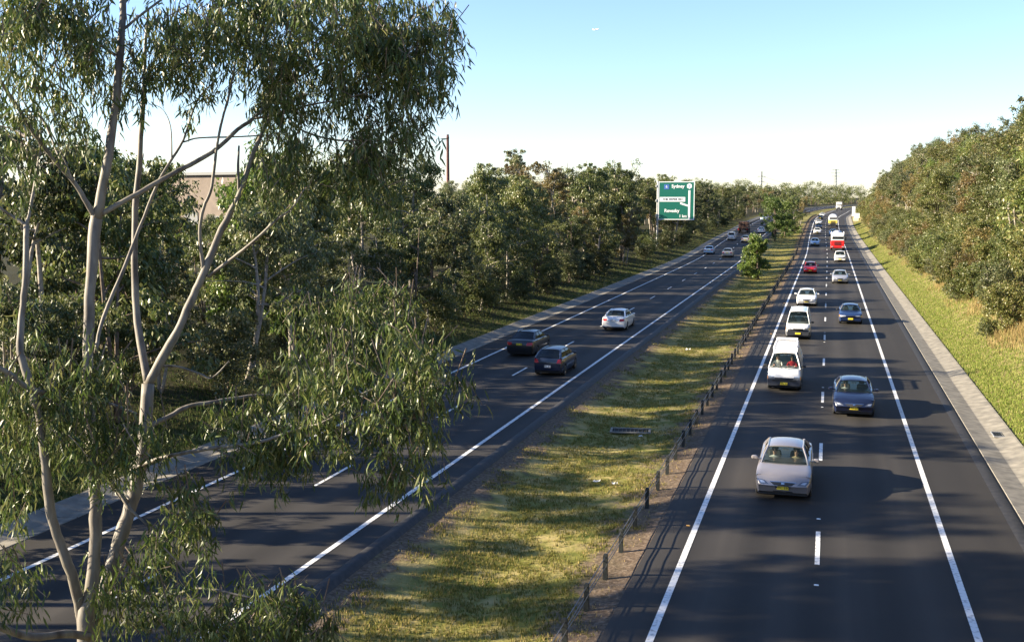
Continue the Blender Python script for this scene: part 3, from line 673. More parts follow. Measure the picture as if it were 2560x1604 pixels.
put('sedan', P_white, -1.7, 103.2, 'white sedan with pale bonnet right behind the plain white van', 'car', detail=1)
put('sedan', P_silver, 1.5, 131.5, 'silver grey sedan in the right lane just nearer than the red hatchback', 'car', detail=1)
put('hatch', P_red, -2.1, 147.5, 'bright red hatchback in the left lane', 'car', detail=1)
put('ute', P_white, 1.9, 176.5, 'white utility truck in the right lane just in front of the red truck', 'pickup truck', detail=1)
put('sedan', P_ice, -2.25, 224.5, 'pale blue sedan in the left lane level with the red truck', 'car', detail=1)
put('sedan', P_ice, 1.75, 266.0, 'bluish white car half hidden right behind the red truck', 'car', detail=1)
put('sedan', P_white, -1.9, 274.0, 'white sedan in the left lane behind the pale blue sedan', 'car', detail=1)
put('sedan', P_dkblue, -1.8, 301.0, 'dark blue car squeezed between two white cars far up the left lane', 'car', detail=1)
put('hatch', P_white, -1.95, 324.0, 'white car just behind the dark blue car, left of the white and yellow truck', 'car', detail=1)
put('boxsedan', P_black, -2.1, 364.0, 'farthest dark car of the queue in the left lane', 'car', detail=1)
put('sedan', P_white, -2.2, 394.0, 'farthest small white car at the head of the queue near the bend', 'car', detail=1)
# --- left carriageway, driving away
put('sedan', P_black, -18.15, 65.6, 'shiny black sedan with red tail lights and yellow plate', 'car', rev=True, plate=(M_plate, 'AXO 94K'), gl=M_dglass)
put('hatch', P_dkblue, -14.65, 58.7, 'dark blue hatchback with white plate just right of the black sedan', 'car', rev=True, plate=(M_wplate, 'BKL 05Y'), gl=M_dglass)
put('sedan', P_white, -15.1, 80.2, 'white sedan driving away ahead of the dark blue hatchback', 'car', rev=True, plate=(M_wplate, 'YRT 518'))
put('boxsedan', P_ice, -19.6, 193.0, 'pale silver sedan driving away in the left lane behind the white off-road wagon', 'car', rev=True, detail=1)
put('sedan', P_gold, -15.8, 184.5, 'silver gold sedan driving away in the right lane', 'car', rev=True, detail=1)
t4, d4 = put('wagon4', P_white, -18.8, 241.5, 'white off-road wagon with a spare wheel on its rear door', 'off-road car', rev=True, detail=1)
MB().lathe([(.02,-.09),(.3,-.09),(.33,-.04),(.33,.06),(.2,.08)], 'y', (.05, 2.32, .85), 20).obj('spare_wheel', M_hwhite, t4, .6)
put('hatch', P_gold, -15.3, 233.0, 'pale car driving away, half hidden by the nearest median tree', 'car', rev=True, detail=1)
put('sedan', P_white, -14.3, 275.0, 'white car driving away beside the brown truck', 'car', rev=True, detail=1)
put('sedan', P_ice, -18.8, 349.0, 'farthest pale car on the left carriageway', 'car', rev=True, detail=1)

# people seen behind the windscreens
def seat_in(t, d, side, shirt, label, hat=None, up=.13):
    m = Matrix.Translation(t.location) @ Matrix.Rotation(t.rotation_euler[2], 4, 'Z')
    p = m @ Vector((side*.36, d['yf']+.02, d['belt']-.36+up)); person(p, t.rotation_euler[2], shirt, label, hat=hat)
S_wh = mat('white_shirt', (.75,.74,.7), .8); S_red = mat('red_shirt', (.7,.02,.04), .8); S_tan = mat('tan_shirt', (.5,.4,.25), .8)
seat_in(tC, dC, -1, S_wh, 'person in a pale shirt at the wheel of the lilac silver sedan')
seat_in(tC, dC, 1, S_tan, 'passenger in a tan top in the lilac silver sedan')
seat_in(tN, dN, -1, S_wh, 'person at the wheel of the navy blue sedan')
seat_in(tV, dV, -1, S_wh, 'person in a white shirt at the wheel of the van with the roof rack', up=.36)
seat_in(tV, dV, 1, S_red, 'passenger in a red shirt in the van with the roof rack', up=.33)

# trucks
M_yel = paint('yellow_paint', (.75,.6,.12)); M_rust = mat('rusty_load', (.12,.06,.04), .8, noise=((.22,.12,.07), 3, .4, .6)); M_tankm = mat('pale_tank', (.62,.63,.65), .35, .3)
def truck(u, y, rev, label, cab, upper, kind, lowm=None, rear=None):
    loc, h = road_pose(u, y, rev); t = thing('truck', loc, h, label, 'truck'); lowm = lowm or M_blk
    for a in (-3.0, 1.9, 3.1):
        for s in (-1, 1):
            wh = MB().lathe([(.3,-.16),(.46,-.16),(.5,-.12),(.5,.12),(.46,.16),(.3,.16)], 'x', (s*1.05, a, .5), 18).obj('wheel', M_tyre, t, .6)
            MB().lathe([(.03,.1*s),(.2,.12*s),(.3,.17*s),(.31,0)], 'x', (s*1.05, a, .5), 16).obj('rim', M_rim, wh, .5)
    MB().box(-.45, .45, -3.9, 4.0, .55, .85, .03).obj('chassis', M_blk, t)
    MB().box(-1.22, 1.22, -4.25, -2.3, .95, 1.72, .08).box(-1.1, 1.1, -4.2, -2.4, .6, .95).obj('cab', cab, t, .6)
    MB().box(-1.18, 1.18, -4.2, -2.3, 1.72, 2.75, .1, (.1, .12)).obj('cab_roof', upper, t, .6)
    MB().box(-1.02, 1.02, -4.2+.045, -4.1, 1.82, 2.5, .0, (.03, .05)).box(-1.02, 1.02, -4.175, -4.1, 1.82, 2.5).obj('windscreen', M_dglass, t)
    MB().box(-1.24, 1.24, -4.42, -4.1, .38, .85, .06).obj('bumper', lowm if kind != 'mixer' else cab, t, .6)
    g = MB(); [g.box(-.62, .62, -4.285, -4.2, .92+.14*k, 1.0+.14*k, .01) for k in range(5)]; g.obj('grille', M_blk, t)
    for s in (-1, 1):
        MB().box(s*.95-.17, s*.95+.17, -4.46, -4.38, .5, .72, .02).obj('headlight', M_lamp, t)
        MB().box(s*1.42-.1, s*1.42+.1, -4.0, -3.88, 1.8, 2.5, .04).tube([(s*1.15,-3.9,2.5),(s*1.42,-3.94,2.4)], .02, 5).obj('side_mirror', M_blk, t, .6)
        MB().box(s*1.1-.14, s*1.1+.14, 4.0, 4.06, .8, 1.0, .01).obj('tail_light', M_tail, t)
        if kind in ('mixer', 'semi'): MB().tube([(s*1.12,-2.15,.9),(s*1.12,-2.15,3.2),(s*1.12,-2.05,3.4)], .07, 8).obj('exhaust_stack', M_chrome, t, .8)
    if kind == 'mixer':
        MB().lathe([(.35,-2.3),(.95,-1.6),(1.2,-.3),(1.15,.9),(.75,2.2),(.45,2.9)], 'y', (0, .8, 2.35), 24).obj('drum', M_tankm, t, .8)
        MB().box(-1.15, 1.15, -2.2, -1.95, 1.0, 3.15, .05).obj('front_frame', P_white, t, .6)
        MB().box(-1.0, 1.0, 3.3, 3.9, 1.0, 2.6, .08, (.2,.2)).obj('rear_frame', P_white, t, .6)
    if kind == 'semi':
        MB().box(-1.1, 1.1, -4.0, -2.3, 2.75, 3.5, .16, (.12, .35)).obj('wind_deflector', upper, t, .7)
        MB().box(-1.24, 1.24, -1.9, 4.0, 1.0, 3.7, .05).obj('cargo_box', P_white, t, .6)
    if kind == 'tanker':
        MB().box(-1.05, 1.05, -4.0, -2.3, 2.75, 3.25, .16, (.15, .35)).obj('wind_deflector', upper, t, .7)
        MB().lathe([(.9,-3),(1.18,-2.85),(1.22,-2.5),(1.22,2.4),(1.18,2.8),(.9,3)], 'y', (0, 1.0, 2.25), 24).obj('tank', M_tankm, t, .8)
    if kind == 'flatbed':
        MB().box(-1.24, 1.24, -2.1, 4.0, 1.0, 1.2, .02).obj('tray', M_blk, t)
        b = MB()
        for k in range(3):
            for j in range(2):
                for i in range(3):
                    x0 = -1.15+.78*i; b.box(x0, x0+.7, -1.9+1.95*k, -.1+1.95*k, 1.22+.82*j, 1.95+.82*j, .03)
        o = b.obj('load', M_rust, t)
    return t
truck(1.85, 213.0, False, 'red truck with white back and silver drum in the right lane behind the white utility', P_red, P_white, 'mixer')
truck(1.95, 315.0, False, 'white and yellow truck with rounded white top in the right lane', M_yel, P_white, 'tanker')
truck(-2.2, 530.0, False, 'big white truck coming round the far bend', P_white, P_white, 'semi')
truck(-18.7, 277.0, True, 'truck carrying a rusty brown load, driving away ahead of the off-road wagon', mat('brown_paint', (.08,.04,.03), .5), P_black, 'flatbed')
# ------------------------------------------------------------------ trees
M_barkp = mat('pale_bark', (.3,.27,.23), .8, noise=((.16,.13,.11), 5, .45, .7), bump=(18,.5,.01))
M_barkd = mat('dark_bark', (.11,.08,.06), .9, noise=((.2,.16,.13), 4, .4, .7))
def gum_bark():
    m = mat('smooth_gum_bark', (.18,.16,.14), .65, bump=(22,.35,.006)); n = m.node_tree.nodes; l = m.node_tree.links; b = n['Principled BSDF']
    tc = n.new('ShaderNodeTexCoord'); mp = n.new('ShaderNodeMapping'); mp.inputs['Scale'].default_value = (5, 5, 1.1); l.new(tc.outputs['Object'], mp.inputs['Vector'])
    t = n.new('ShaderNodeTexNoise'); t.inputs['Scale'].default_value = 1.3; t.inputs['Detail'].default_value = 7; l.new(mp.outputs[0], t.inputs['Vector'])
    r = n.new('ShaderNodeValToRGB'); e = r.color_ramp.elements; e.new(.5); e.new(.6)
    for q, (p, c) in zip(e, [(.3,(.05,.04,.032)),(.43,(.12,.105,.09)),(.56,(.185,.168,.14)),(.72,(.1,.088,.065))]): q.position = p; q.color = (*c, 1)
    l.new(t.outputs['Fac'], r.inputs['Fac']); l.new(r.outputs[0], b.inputs['Base Color']); return m
M_gum = gum_bark()
LM = {'olive': leaf_mat('olive_leaves', (.055,.078,.02), (.115,.14,.038), (.2,.19,.07)),
      'dark': leaf_mat('dark_green_leaves', (.035,.052,.018), (.07,.09,.028), (.14,.13,.05)),
      'bright': leaf_mat('bright_shrub_leaves', (.072,.095,.022), (.14,.16,.04), (.25,.21,.08)),
      'rust': leaf_mat('brownish_leaves', (.09,.08,.025), (.17,.14,.045), (.26,.18,.07)),
      'grey': leaf_mat('grey_green_leaves', (.07,.09,.035), (.13,.155,.055), (.24,.22,.12)),
      'wattle': leaf_mat('wattle_leaves', (.06,.1,.018), (.12,.18,.035), (.2,.23,.06))}
def leaves(cen, rad, n, ln, wd, hang, r, flat_=.8, fine=False):
    """n leaves round each clump centre; hang 0..1 how much they droop"""
    k = len(cen); c = np.repeat(cen, n, 0); rr = np.repeat(rad, n)[:, None]; N = k*n
    d = r.normal(size=(N, 3)); d /= np.linalg.norm(d, axis=1)[:, None]; q = r.random((N, 1))**.45
    p = c+d*rr*q*np.array([1, 1, flat_])
    a = r.normal(size=(N, 3)); a /= np.linalg.norm(a, axis=1)[:, None]; a = a*(1-hang)+np.array([0, 0, -1.])*hang+d*.15
    a /= np.linalg.norm(a, axis=1)[:, None]; b = np.cross(a, r.normal(size=(N, 3))); b /= np.linalg.norm(b, axis=1)[:, None]
    L_ = (ln*(.6+.8*r.random(N)))[:, None]; Wd = (wd*(.7+.6*r.random(N)))[:, None]
    if not fine:
        V = np.stack([p, p+a*L_*.45-b*Wd/2, p+a*L_, p+a*L_*.45+b*Wd/2], 1).reshape(-1, 3)
        return V, np.arange(N*4).reshape(-1, 4)
    g = np.cross(a, b); cv = g*(L_*r.uniform(-.28, .28, (N, 1)))      # sickle-shaped curved leaf
    m1 = p+a*L_*.3+cv*.6; m2 = p+a*L_*.68+cv*.75
    V = np.stack([p, m1-b*Wd/2, m2-b*Wd*.36, p+a*L_, m2+b*Wd*.36, m1+b*Wd/2], 1).reshape(-1, 3)
    i = np.arange(N)[:, None]*6
    F = np.concatenate([i+np.array([[0, 1, 4, 5]]), i+np.array([[1, 2, 3, 4]])], 0)
    return V, F
def wob(p0, p1, r, amp, n=5):
    p0, p1 = np.array(p0, float), np.array(p1, float); o = r.normal(0, amp*np.linalg.norm(p1-p0), 3)
    return [tuple(p0+(p1-p0)*t+o*math.sin(math.pi*t)) for t in np.linspace(0, 1, n)]
def tree_proto(seed, H, sp, clear, leafm, barkm, stems=1, clumps=60, n=110, ln=.26, wd=.1, hang=.6, kind='gum', cone=False):
    clumps = int(clumps*1.9); n = int(n/1.55); ln *= .88
    r = np.random.default_rng(seed); mb = MB(); tips = []
    for s in range(stems):
        top = np.array([r.normal(0, sp*.22), r.normal(0, sp*.22), H*r.uniform(.78, .92)]); b0 = np.array([r.normal(0, .12*stems), r.normal(0, .12*stems), -.4])
        path = wob(b0, top, r, .05, 7); r0 = (.014*H+.03)/math.sqrt(stems)
        mb.tube(path, [r0*(1-.8*t)+.01 for t in np.linspace(0, 1, 7)], 7); pa = np.array(path)
        nb = int(13/stems)+3
        for k in range(nb):
            f = clear+(1-clear)*(k+r.random())/nb*.95; i = f*6; i0 = min(int(i), 5); base = pa[i0]+(pa[i0+1]-pa[i0])*(i-i0)
            an = r.random()*2*math.pi; w_ = sp*(.55+.5*r.random())*(1-.55*max(0, f-.5)*2*.8) if not cone else sp*(1.15-f)*r.uniform(.8, 1.1)
            end = base+np.array([math.cos(an)*w_, math.sin(an)*w_, H*r.uniform(.03, .2)*(1.1-f)+.2]); lp = wob(base, end, r, .1, 5)
            mb.tube(lp, [r0*.4*(1-.8*t)+.008 for t in np.linspace(0, 1, 5)], 5, cap=False)
            for t in (.5, .75, 1.0): tips.append(np.array(lp[int(t*4)]))
        tips.append(pa[5]+(top-pa[5])*.65); tips.append(pa[5])
    tips = np.array(tips); cen = tips[r.integers(0, len(tips), clumps)]+np.clip(r.normal(0, sp*.17, (clumps, 3)), -sp*.32, sp*.3)
    cen[:, 2] = np.maximum(cen[:, 2], .5); rad = r.uniform(.22, .72, clumps)*sp/3.2
    V, F = leaves(cen, rad, n, ln, wd, hang, r)
    tr = mk('trunk', mb.V, mb.F, barkm, None, 3.2); cr = mk('crown', V, F, leafm)
    return tr, cr
def shrub_proto(seed, H, sp, leafm, clumps=60, n=110, ln=.2, wd=.1, bark=None):
    clumps = int(clumps*1.7); n = int(n/1.5); ln *= .9
    r = np.random.default_rng(seed); mb = MB()
    for s in range(5):
        an = r.random()*6.28; e = (math.cos(an)*sp*.5, math.sin(an)*sp*.5, H*.7); mb.tube(wob((0, 0, -.3), e, r, .1, 5), [.05, .04, .03, .02, .012], 5, cap=False)
    d = r.normal(size=(clumps, 3)); d /= np.linalg.norm(d, axis=1)[:, None]; q = r.random((clumps, 1))**.4
    cen = d*q*np.array([sp*.8, sp*.8, H*.5])*(1+.2*r.normal(size=(clumps, 1)))+np.array([0, 0, H*.5]); cen[:, 2] = np.maximum(cen[:, 2], .2)
    V, F = leaves(cen, r.uniform(.2, .6, clumps)*sp/2.6, n, ln, wd, .25, r)
    return mk('trunk', mb.V, mb.F, bark or M_barkd, None, 3.2), mk('crown', V, F, leafm)
used_proto = {}
def plant(proto, name, u, y, s, label, cat, group, dz=0.0, sz=None, raw=None):
    """copy the prototype's two parts under a new root at the spot"""
    loc = raw or W3(u, y, dz)
    t = thing(name, loc, random.random()*6.28, label, cat, group); t.scale = (s, s, sz or s)
    for src in proto:
        if src.name in used_proto: c = src.copy(); C.objects.link(c)
        else: used_proto[src.name] = 1; c = src
        c.parent = t
    return t
G = [tree_proto(11, 11, 3.0, .32, LM['olive'], M_barkp, 1, 75, 115), tree_proto(12, 12, 3.3, .38, LM['olive'], M_barkp, 2, 80, 115),
     tree_proto(13, 10, 2.8, .25, LM['dark'], M_barkd, 1, 75, 115), tree_proto(14, 11, 3.2, .3, LM['grey'], M_barkp, 2, 70, 115),
     tree_proto(15, 10, 3.0, .22, LM['olive'], M_barkd, 3, 85, 110), tree_proto(16, 12, 2.7, .42, LM['dark'], M_barkp, 1, 62, 115),
     tree_proto(17, 11, 2.8, .28, LM['rust'], M_barkp, 2, 70, 110)]
GL = ['olive green gum tree with one pale trunk in the wood beside the left carriageway', 'twin stemmed olive green gum tree in the wood beside the left carriageway', 'dark green round crowned tree in the wood beside the left carriageway',
      'grey green gum tree with two pale stems in the wood beside the left carriageway', 'dense olive green tree branching low in the wood beside the left carriageway', 'tall dark gum tree with a high open crown in the wood beside the left carriageway', 'brownish olive gum tree in the wood beside the left carriageway']
S = [shrub_proto(31, 4.6, 2.7, LM['bright'], 80, 110), shrub_proto(32, 5.2, 3.0, LM['olive'], 80, 110), shrub_proto(33, 4.2, 2.6, LM['bright'], 70, 110, .24, .11),
     shrub_proto(34, 5.0, 2.8, LM['rust'], 70, 110), shrub_proto(35, 4.6, 2.6, LM['grey'], 70, 110), shrub_proto(36, 4.2, 2.7, LM['dark'], 70, 110)]
T6 = [tree_proto(45, 8.5, 3.0, .15, LM['dark'], M_barkp, 2, 85, 110, hang=.4), tree_proto(46, 9.5, 2.7, .25, LM['wattle'], M_barkp, 1, 75, 110, hang=.35), tree_proto(41, 9, 3.4, .12, LM['bright'], M_barkd, 2, 95, 110, hang=.3), tree_proto(42, 9, 3.2, .15, LM['olive'], M_barkd, 2, 95, 110, hang=.35), tree_proto(43, 8.5, 3.3, .1, LM['rust'], M_barkp, 3, 90, 110, hang=.35), tree_proto(44, 9, 3.0, .15, LM['grey'], M_barkp, 2, 85, 110, hang=.4)]
W0 = tree_proto(71, 9.5, 3.0, .12, LM['wattle'], M_barkd, 1, 100, 120, hang=.35, cone=True)
# --- wood on the left
def treeH(y): return float(np.interp(y, [-40,20,80,110,150,200,260,330,420,520], [1.05,1.05,1.03,.99,1.1,1.15,1.04,.9,.8,.88]))
rr = random.Random(5); cnt = 0
for (x_, y_, s_, lab_) in [(-30.0, 54, 1.42, 'tallest dense dark green tree behind the near gum tree, left of the chimney'), (-42, 54, 1.3, 'bright green tree top seen between the limbs of the near gum tree')]: plant(W0, 'tree', x_, y_, s_*.8, lab_, 'tree', None, sz=s_)
TC = [tree_proto(81, 14, 3.4, .6, LM['olive'], M_barkp, 1, 60, 115), tree_proto(82, 15, 3.0, .66, LM['dark'], M_barkp, 2, 60, 115)]
for (u, y, s) in [(-29, 12, 1.0), (-31, 17.5, 1.05), (-33, 7, 1.0), (-27, 1, 1.0), (-30, 35, .85), (-38, 22, 1.0), (-28, -6, 1.0), (-36, 14, 1.05), (-26.5, 15, .62), (-27, 20.5, .66), (-26.5, 24, .6), (-27.5, 29, .68), (-26.5, 33, .6), (-27, 9, .66), (-28, 38, .62)]: plant((TC[int(abs(y)) % 2] if s > .8 else G[4]), 'gum_tree', u, y, s, GL[4], 'tree', 'gum trees of the wood on the left')
for row, (u0, st) in enumerate([(-28.5, 5.6), (-33.5, 6.6), (-40, 8.2), (-49, 11), (-61, 15)]):
    y = -42+rr.random()*4
    while y < (600 if row < 2 else 330 if row < 3 else 240):
        step = st*(1+max(0, y-150)/260.)
        u = u0+rr.uniform(-2.2, 1.6); k = rr.choice([0,0,1,1,2,3,4,4,5,6 if y > 120 or row > 1 else 4])
        s = treeH(y)*rr.choice([.62, .75, .88, 1.0, 1.1, 1.16])*(.95 if row == 0 else 1 if row < 3 else .72)
        bpx = 1206.5+2523*math.tan(math.atan2(warp(u, y), y)+YAW)
        if 385 < bpx < 500 and y > 25: s *= .72
        if bpx < -60 or bpx > 3000 or y < 6: pass     # kept open: only the tall high-crowned ones above stand here
        elif not (160 < y < 210 and u > -33.5):
            plant(G[k], 'gum_tree', u, y, s, GL[k], 'tree', 'gum trees of the wood on the left'); cnt += 1
        y += step*rr.uniform(.8, 1.2)
for (u, y, s, lab) in [(-32, 145, 1.16, 'tall pointed crown rising above the left wood midway between the airy tree and the sign'), (-30.5, 158, 1.2, 'tallest broad gum crown of the left wood just left of the green sign')]: plant(G[1], 'gum_tree', u, y, s, lab, 'tree', None, sz=s*1.08)
plant(G[0], 'gum_tree', -41.6, 60, .82, 'olive gum tree in front of the tan warehouse, seen between the pale limbs', 'tree', None)
# undergrowth along the edge of the wood
y = 20
while y < 360:
    k = rr.choice([5, 5, 1, 4]); u = rr.uniform(-28.5, -25.6) if rr.random() < .7 else rr.uniform(-34, -29)
    if not (188 < y < 203 and u > -31):
        plant(S[k], 'shrub', u, y, rr.uniform(.5, .85), 'low dark shrub at the shaded foot of the wood beside the left gutter' if k == 5 else 'low green shrub at the shaded foot of the wood beside the left gutter', 'shrub', 'shrubs at the foot of the left wood'); cnt += 1
    y += rr.uniform(3.2, 6)*(1+max(0, y-150)/220.)
# --- the planted bank on the right
def bankmin(y): return float(np.interp(y, [40,60,85,110,140,200,330,450], [12.0,10.8,9.8,9.4,9.8,9.2,9.2,9.6]))+.5*math.sin(y*.23)
SL = ['bright olive shrub on the planted bank at the right', 'broad olive green shrub on the planted bank at the right', 'yellowish green shrub on the planted bank at the right', 'brownish shrub on the planted bank at the right', 'grey green shrub on the planted bank at the right']
for row in range(6):
    y = 34+row*3
    while y < 560:
        sc_ = 1+max(0, y-120)/170.
        if row < 2:
            u = bankmin(y)+1.8+row*2.8+rr.uniform(-1, 1); k = rr.choice([0, 1, 2, 2, 4, 3]); s = rr.uniform(.55, .9)+.15*row
            if not (row == 0 and y < 75 and rr.random() < .5): plant(S[k], 'shrub', u, y, s, SL[k], 'shrub', 'shrubs on the right bank')
            y += 4.4*sc_*rr.uniform(.75, 1.25)
        else:
            u = 11.5+row*3.6+rr.uniform(-1.4, 1.4); k = rr.choice([0, 1, 2, 2, 3, 3, 5, 5, 4]); s = rr.choice([.75, .85, .95, 1.0, 1.1])*(1.0+.09*(row-2))*(1.22 if y < 130 else 1)
            plant(T6[k], 'bank_tree', u, y, s, ['dark green tree on the upper right bank', 'fresh green upright tree on the upper right bank', 'bright olive tree on the upper right bank','dense olive tree on the upper right bank','russet tinged tree on the upper right bank','grey green tree on the upper right bank'][k], 'tree', 'trees on the upper right bank'); cnt += 1
            y += 6.4*sc_*rr.uniform(.65, 1.35)
for (u, y, s, lab) in [(9.9, 73, .3, 'smallest lone dark shrub in the dry grass of the right bank'), (10.6, 96, .45, 'thin shrub leaning over the green grass of the right bank')]:
    plant(S[5], 'shrub', u, y, s, lab, 'shrub', None)
plant(G[5], 'gum_tree', 33, 205, .75, 'dark small tree poking above the skyline of the right bank', 'tree', None, dz=4)
# --- trees in the median
W_ = [tree_proto(51, 5.2, 1.75, .06, LM['wattle'], M_barkd, 2, 95, 150, .2, .09, .15, cone=True), tree_proto(52, 8.5, 2.8, .1, LM['wattle'], M_barkd, 2, 100, 120, hang=.3)]
plant(W_[0], 'wattle_tree', -8.5, 137.5, 1.2, 'bushy green young tree standing alone nearest in the median', 'tree', None)
plant(W_[1], 'wattle_tree', -9.9, 243, 1.3, 'tallest dense green tree in the median behind the lone young tree', 'tree', None)
plant(W_[1], 'wattle_tree', -8.6, 262, 1.15, 'second dense green median tree, just right of the tallest one', 'tree', None)
plant(G[0], 'gum_tree', -7.8, 292, .95, 'lighter green median tree farther back, right of the dense ones', 'tree', None)
plant(G[6], 'gum_tree', -6.6, 315, .85, 'yellowish olive median tree, farthest right of the median group', 'tree', None)
plant(G[4], 'gum_tree', -10.0, 300, 1.0, 'olive tree at the back of the median group, mostly hidden', 'tree', None)
plant(S[5], 'shrub', -7.6, 280, .6, 'dark low shrub in the shade under the median trees', 'shrub', None)
# --- the wood that closes the far end: one mass of crowns
r7 = np.random.default_rng(70); cs, rs, tk = [], [], MB()
for i in range(210):
    f = r7.random(); x = -190+(i+r7.random())*1.45; y = r7.choice([505, 540, 590, 650])+r7.uniform(-14, 14)
    for e in range(60):      # keep clear of both carriageways
        xl, xr = float(warp(-25, y)), float(warp(8.6, y))
        if not (xl-3 < x < xr+3): break
        y += 9
    z = float(elev(y))+.5; h = r7.uniform(9, 14.5)*(1 if y < 600 else 1.15); w_ = h*.3
    tk.tube([(x, y, z-1), (x+.3, y, z+h*.7)], [.22, .08], 5, cap=False)
    for k in range(16):
        v = r7.normal(size=3); v /= np.linalg.norm(v); cs.append((x+v[0]*w_*.8, y+v[1]*w_*.8, z+h*.52+v[2]*h*.4)); rs.append(w_*.45)
V, F = leaves(np.array(cs), np.array(rs), 62, .55, .34, .3, r7)
fw_ = mk('distant_wood', V, F, LM['olive']); tag(fw_, 'distant wood of dark gum trees closing the far end of the motorway', 'wood', kind='stuff')
tag(tk.obj('distant_trunks', M_barkd, fw_), kind='stuff')
pts_ = [(x, y, z) for x, y, z in zip(-105-r7.random(420)*200, r7.uniform(60, 420, 420), r7.uniform(5.5, 12.5, 420)) if not (x > -150 and 90 < y < 215)]
V, F = leaves(np.array(pts_), np.full(len(pts_), 3.0), 130, .6, .36, .3, r7)
tag(mk('back_wood', V, F, LM['dark']), 'dark crowns of the wood far behind the left trees, glimpsed through gaps', 'wood', kind='stuff')
airy = tree_proto(61, 17, 2.5, .7, LM['grey'], M_barkp, 1, 60, 110, .3, .11, .6)
plant(airy, 'gum_tree', 0, 0, 1.0, 'tall thin airy tree standing above the left wood against the sky', 'tree', None, raw=(-52.5, 182, 3.6))
print('trees', cnt)
# ------------------------------------------------------------------ the near gum tree in the median
CM = Matrix.Translation((0, 0, CAM_H)) @ cam.rotation_euler.to_matrix().to_4x4()
def at(px, py, d):
    """traced outline point -> its own place in the world, d metres in front"""
    return CM @ Vector(((px-1206.5)*d/2523, (756-py)*d/2523, -d))
gr = np.random.default_rng(99)
base = at(203, 1512, 12.6); gx, gy = base.x+.15, base.y+.1; gz = float(ground_z(gx, gy))
near = thing('gum_tree', (gx, gy, gz), 0, 'big near gum tree with smooth pale limbs and long drooping leaves at the left', 'tree')
off = Vector((gx, gy, gz))
def smooth_path(P, n=4):
    P = [Vector(p) for p in P]; out = []
    for i in range(len(P)-1):
        a, b = P[i], P[i+1]; p = P[i-1] if i else a*2-b; q = P[i+2] if i+2 < len(P) else b*2-a
        for k in range(n):
            t = k/n; out.append(.5*((2*a)+(b-p)*t+(2*p-5*a+4*b-q)*t*t+(3*a-p-3*b+q)*t**3))
    return out+[P[-1]]
def limb(name, pts, parent=near, pre=None):
    """pts: px, py, depth, width in px"""
    P = [at(x, y, d)-off for x, y, d, w_ in pts]; Rr = [.92*w_*d/2523/2 for x, y, d, w_ in pts]
    if pre: P = [Vector(p)-off for p, r in pre]+P; Rr = [r for p, r in pre]+Rr
    S = smooth_path(P); n = len(S); R2 = []
    for i in range(n): f = i/4; k = min(int(f), len(Rr)-2); R2.append(Rr[k]+(Rr[k+1]-Rr[k])*(f-k))
    for i in range(1, n-1): S[i] = S[i]+Vector(gr.normal(0, .08, 3))*R2[i]; R2[i] *= 1+gr.normal(0, .04)
    mb = MB().tube(S, R2, 10); return mb.obj(name, M_gum, parent, 3.2)
g0 = Vector((gx, gy, gz-.3)); trk = limb('trunk', [(203,1512,12.6,44),(213,1400,12.6,36),(225,1285,12.6,31),(224,1155,12.6,31),(213,1010,12.7,29),(208,860,12.7,28),(212,700,12.7,27),(224,530,12.8,30),(230,506,12.8,28)], pre=[(g0, .26), (g0.lerp(base, .5)+Vector((-.08, 0, 0)), .19)])
limb('trunk', [(196,1490,12.7,26),(190,1440,12.6,28),(168,1350,12.4,26),(139,1275,12.3,24),(120,1200,12.2,23),(106,1095,12.1,22),(96,1000,12.1,20),(70,900,12.1,19),(48,830,12.1,18),(52,740,12.2,16),(61,650,12.2,16),(62,530,12.3,14)], pre=[(g0+Vector((.1,0,0)), .17), (g0.lerp(base, .6)+Vector((.05,.1,0)), .11)])
limb('trunk', [(222,1500,12.9,34),(245,1400,13.0,36),(272,1310,13.1,36),(300,1215,13.2,34),(326,1120,13.3,33),(341,1020,13.4,31),(349,905,13.5,33)], pre=[(g0+Vector((.1,.1,0)), .2), (g0.lerp(base, .6)+Vector((.12,.15,0)), .14)])
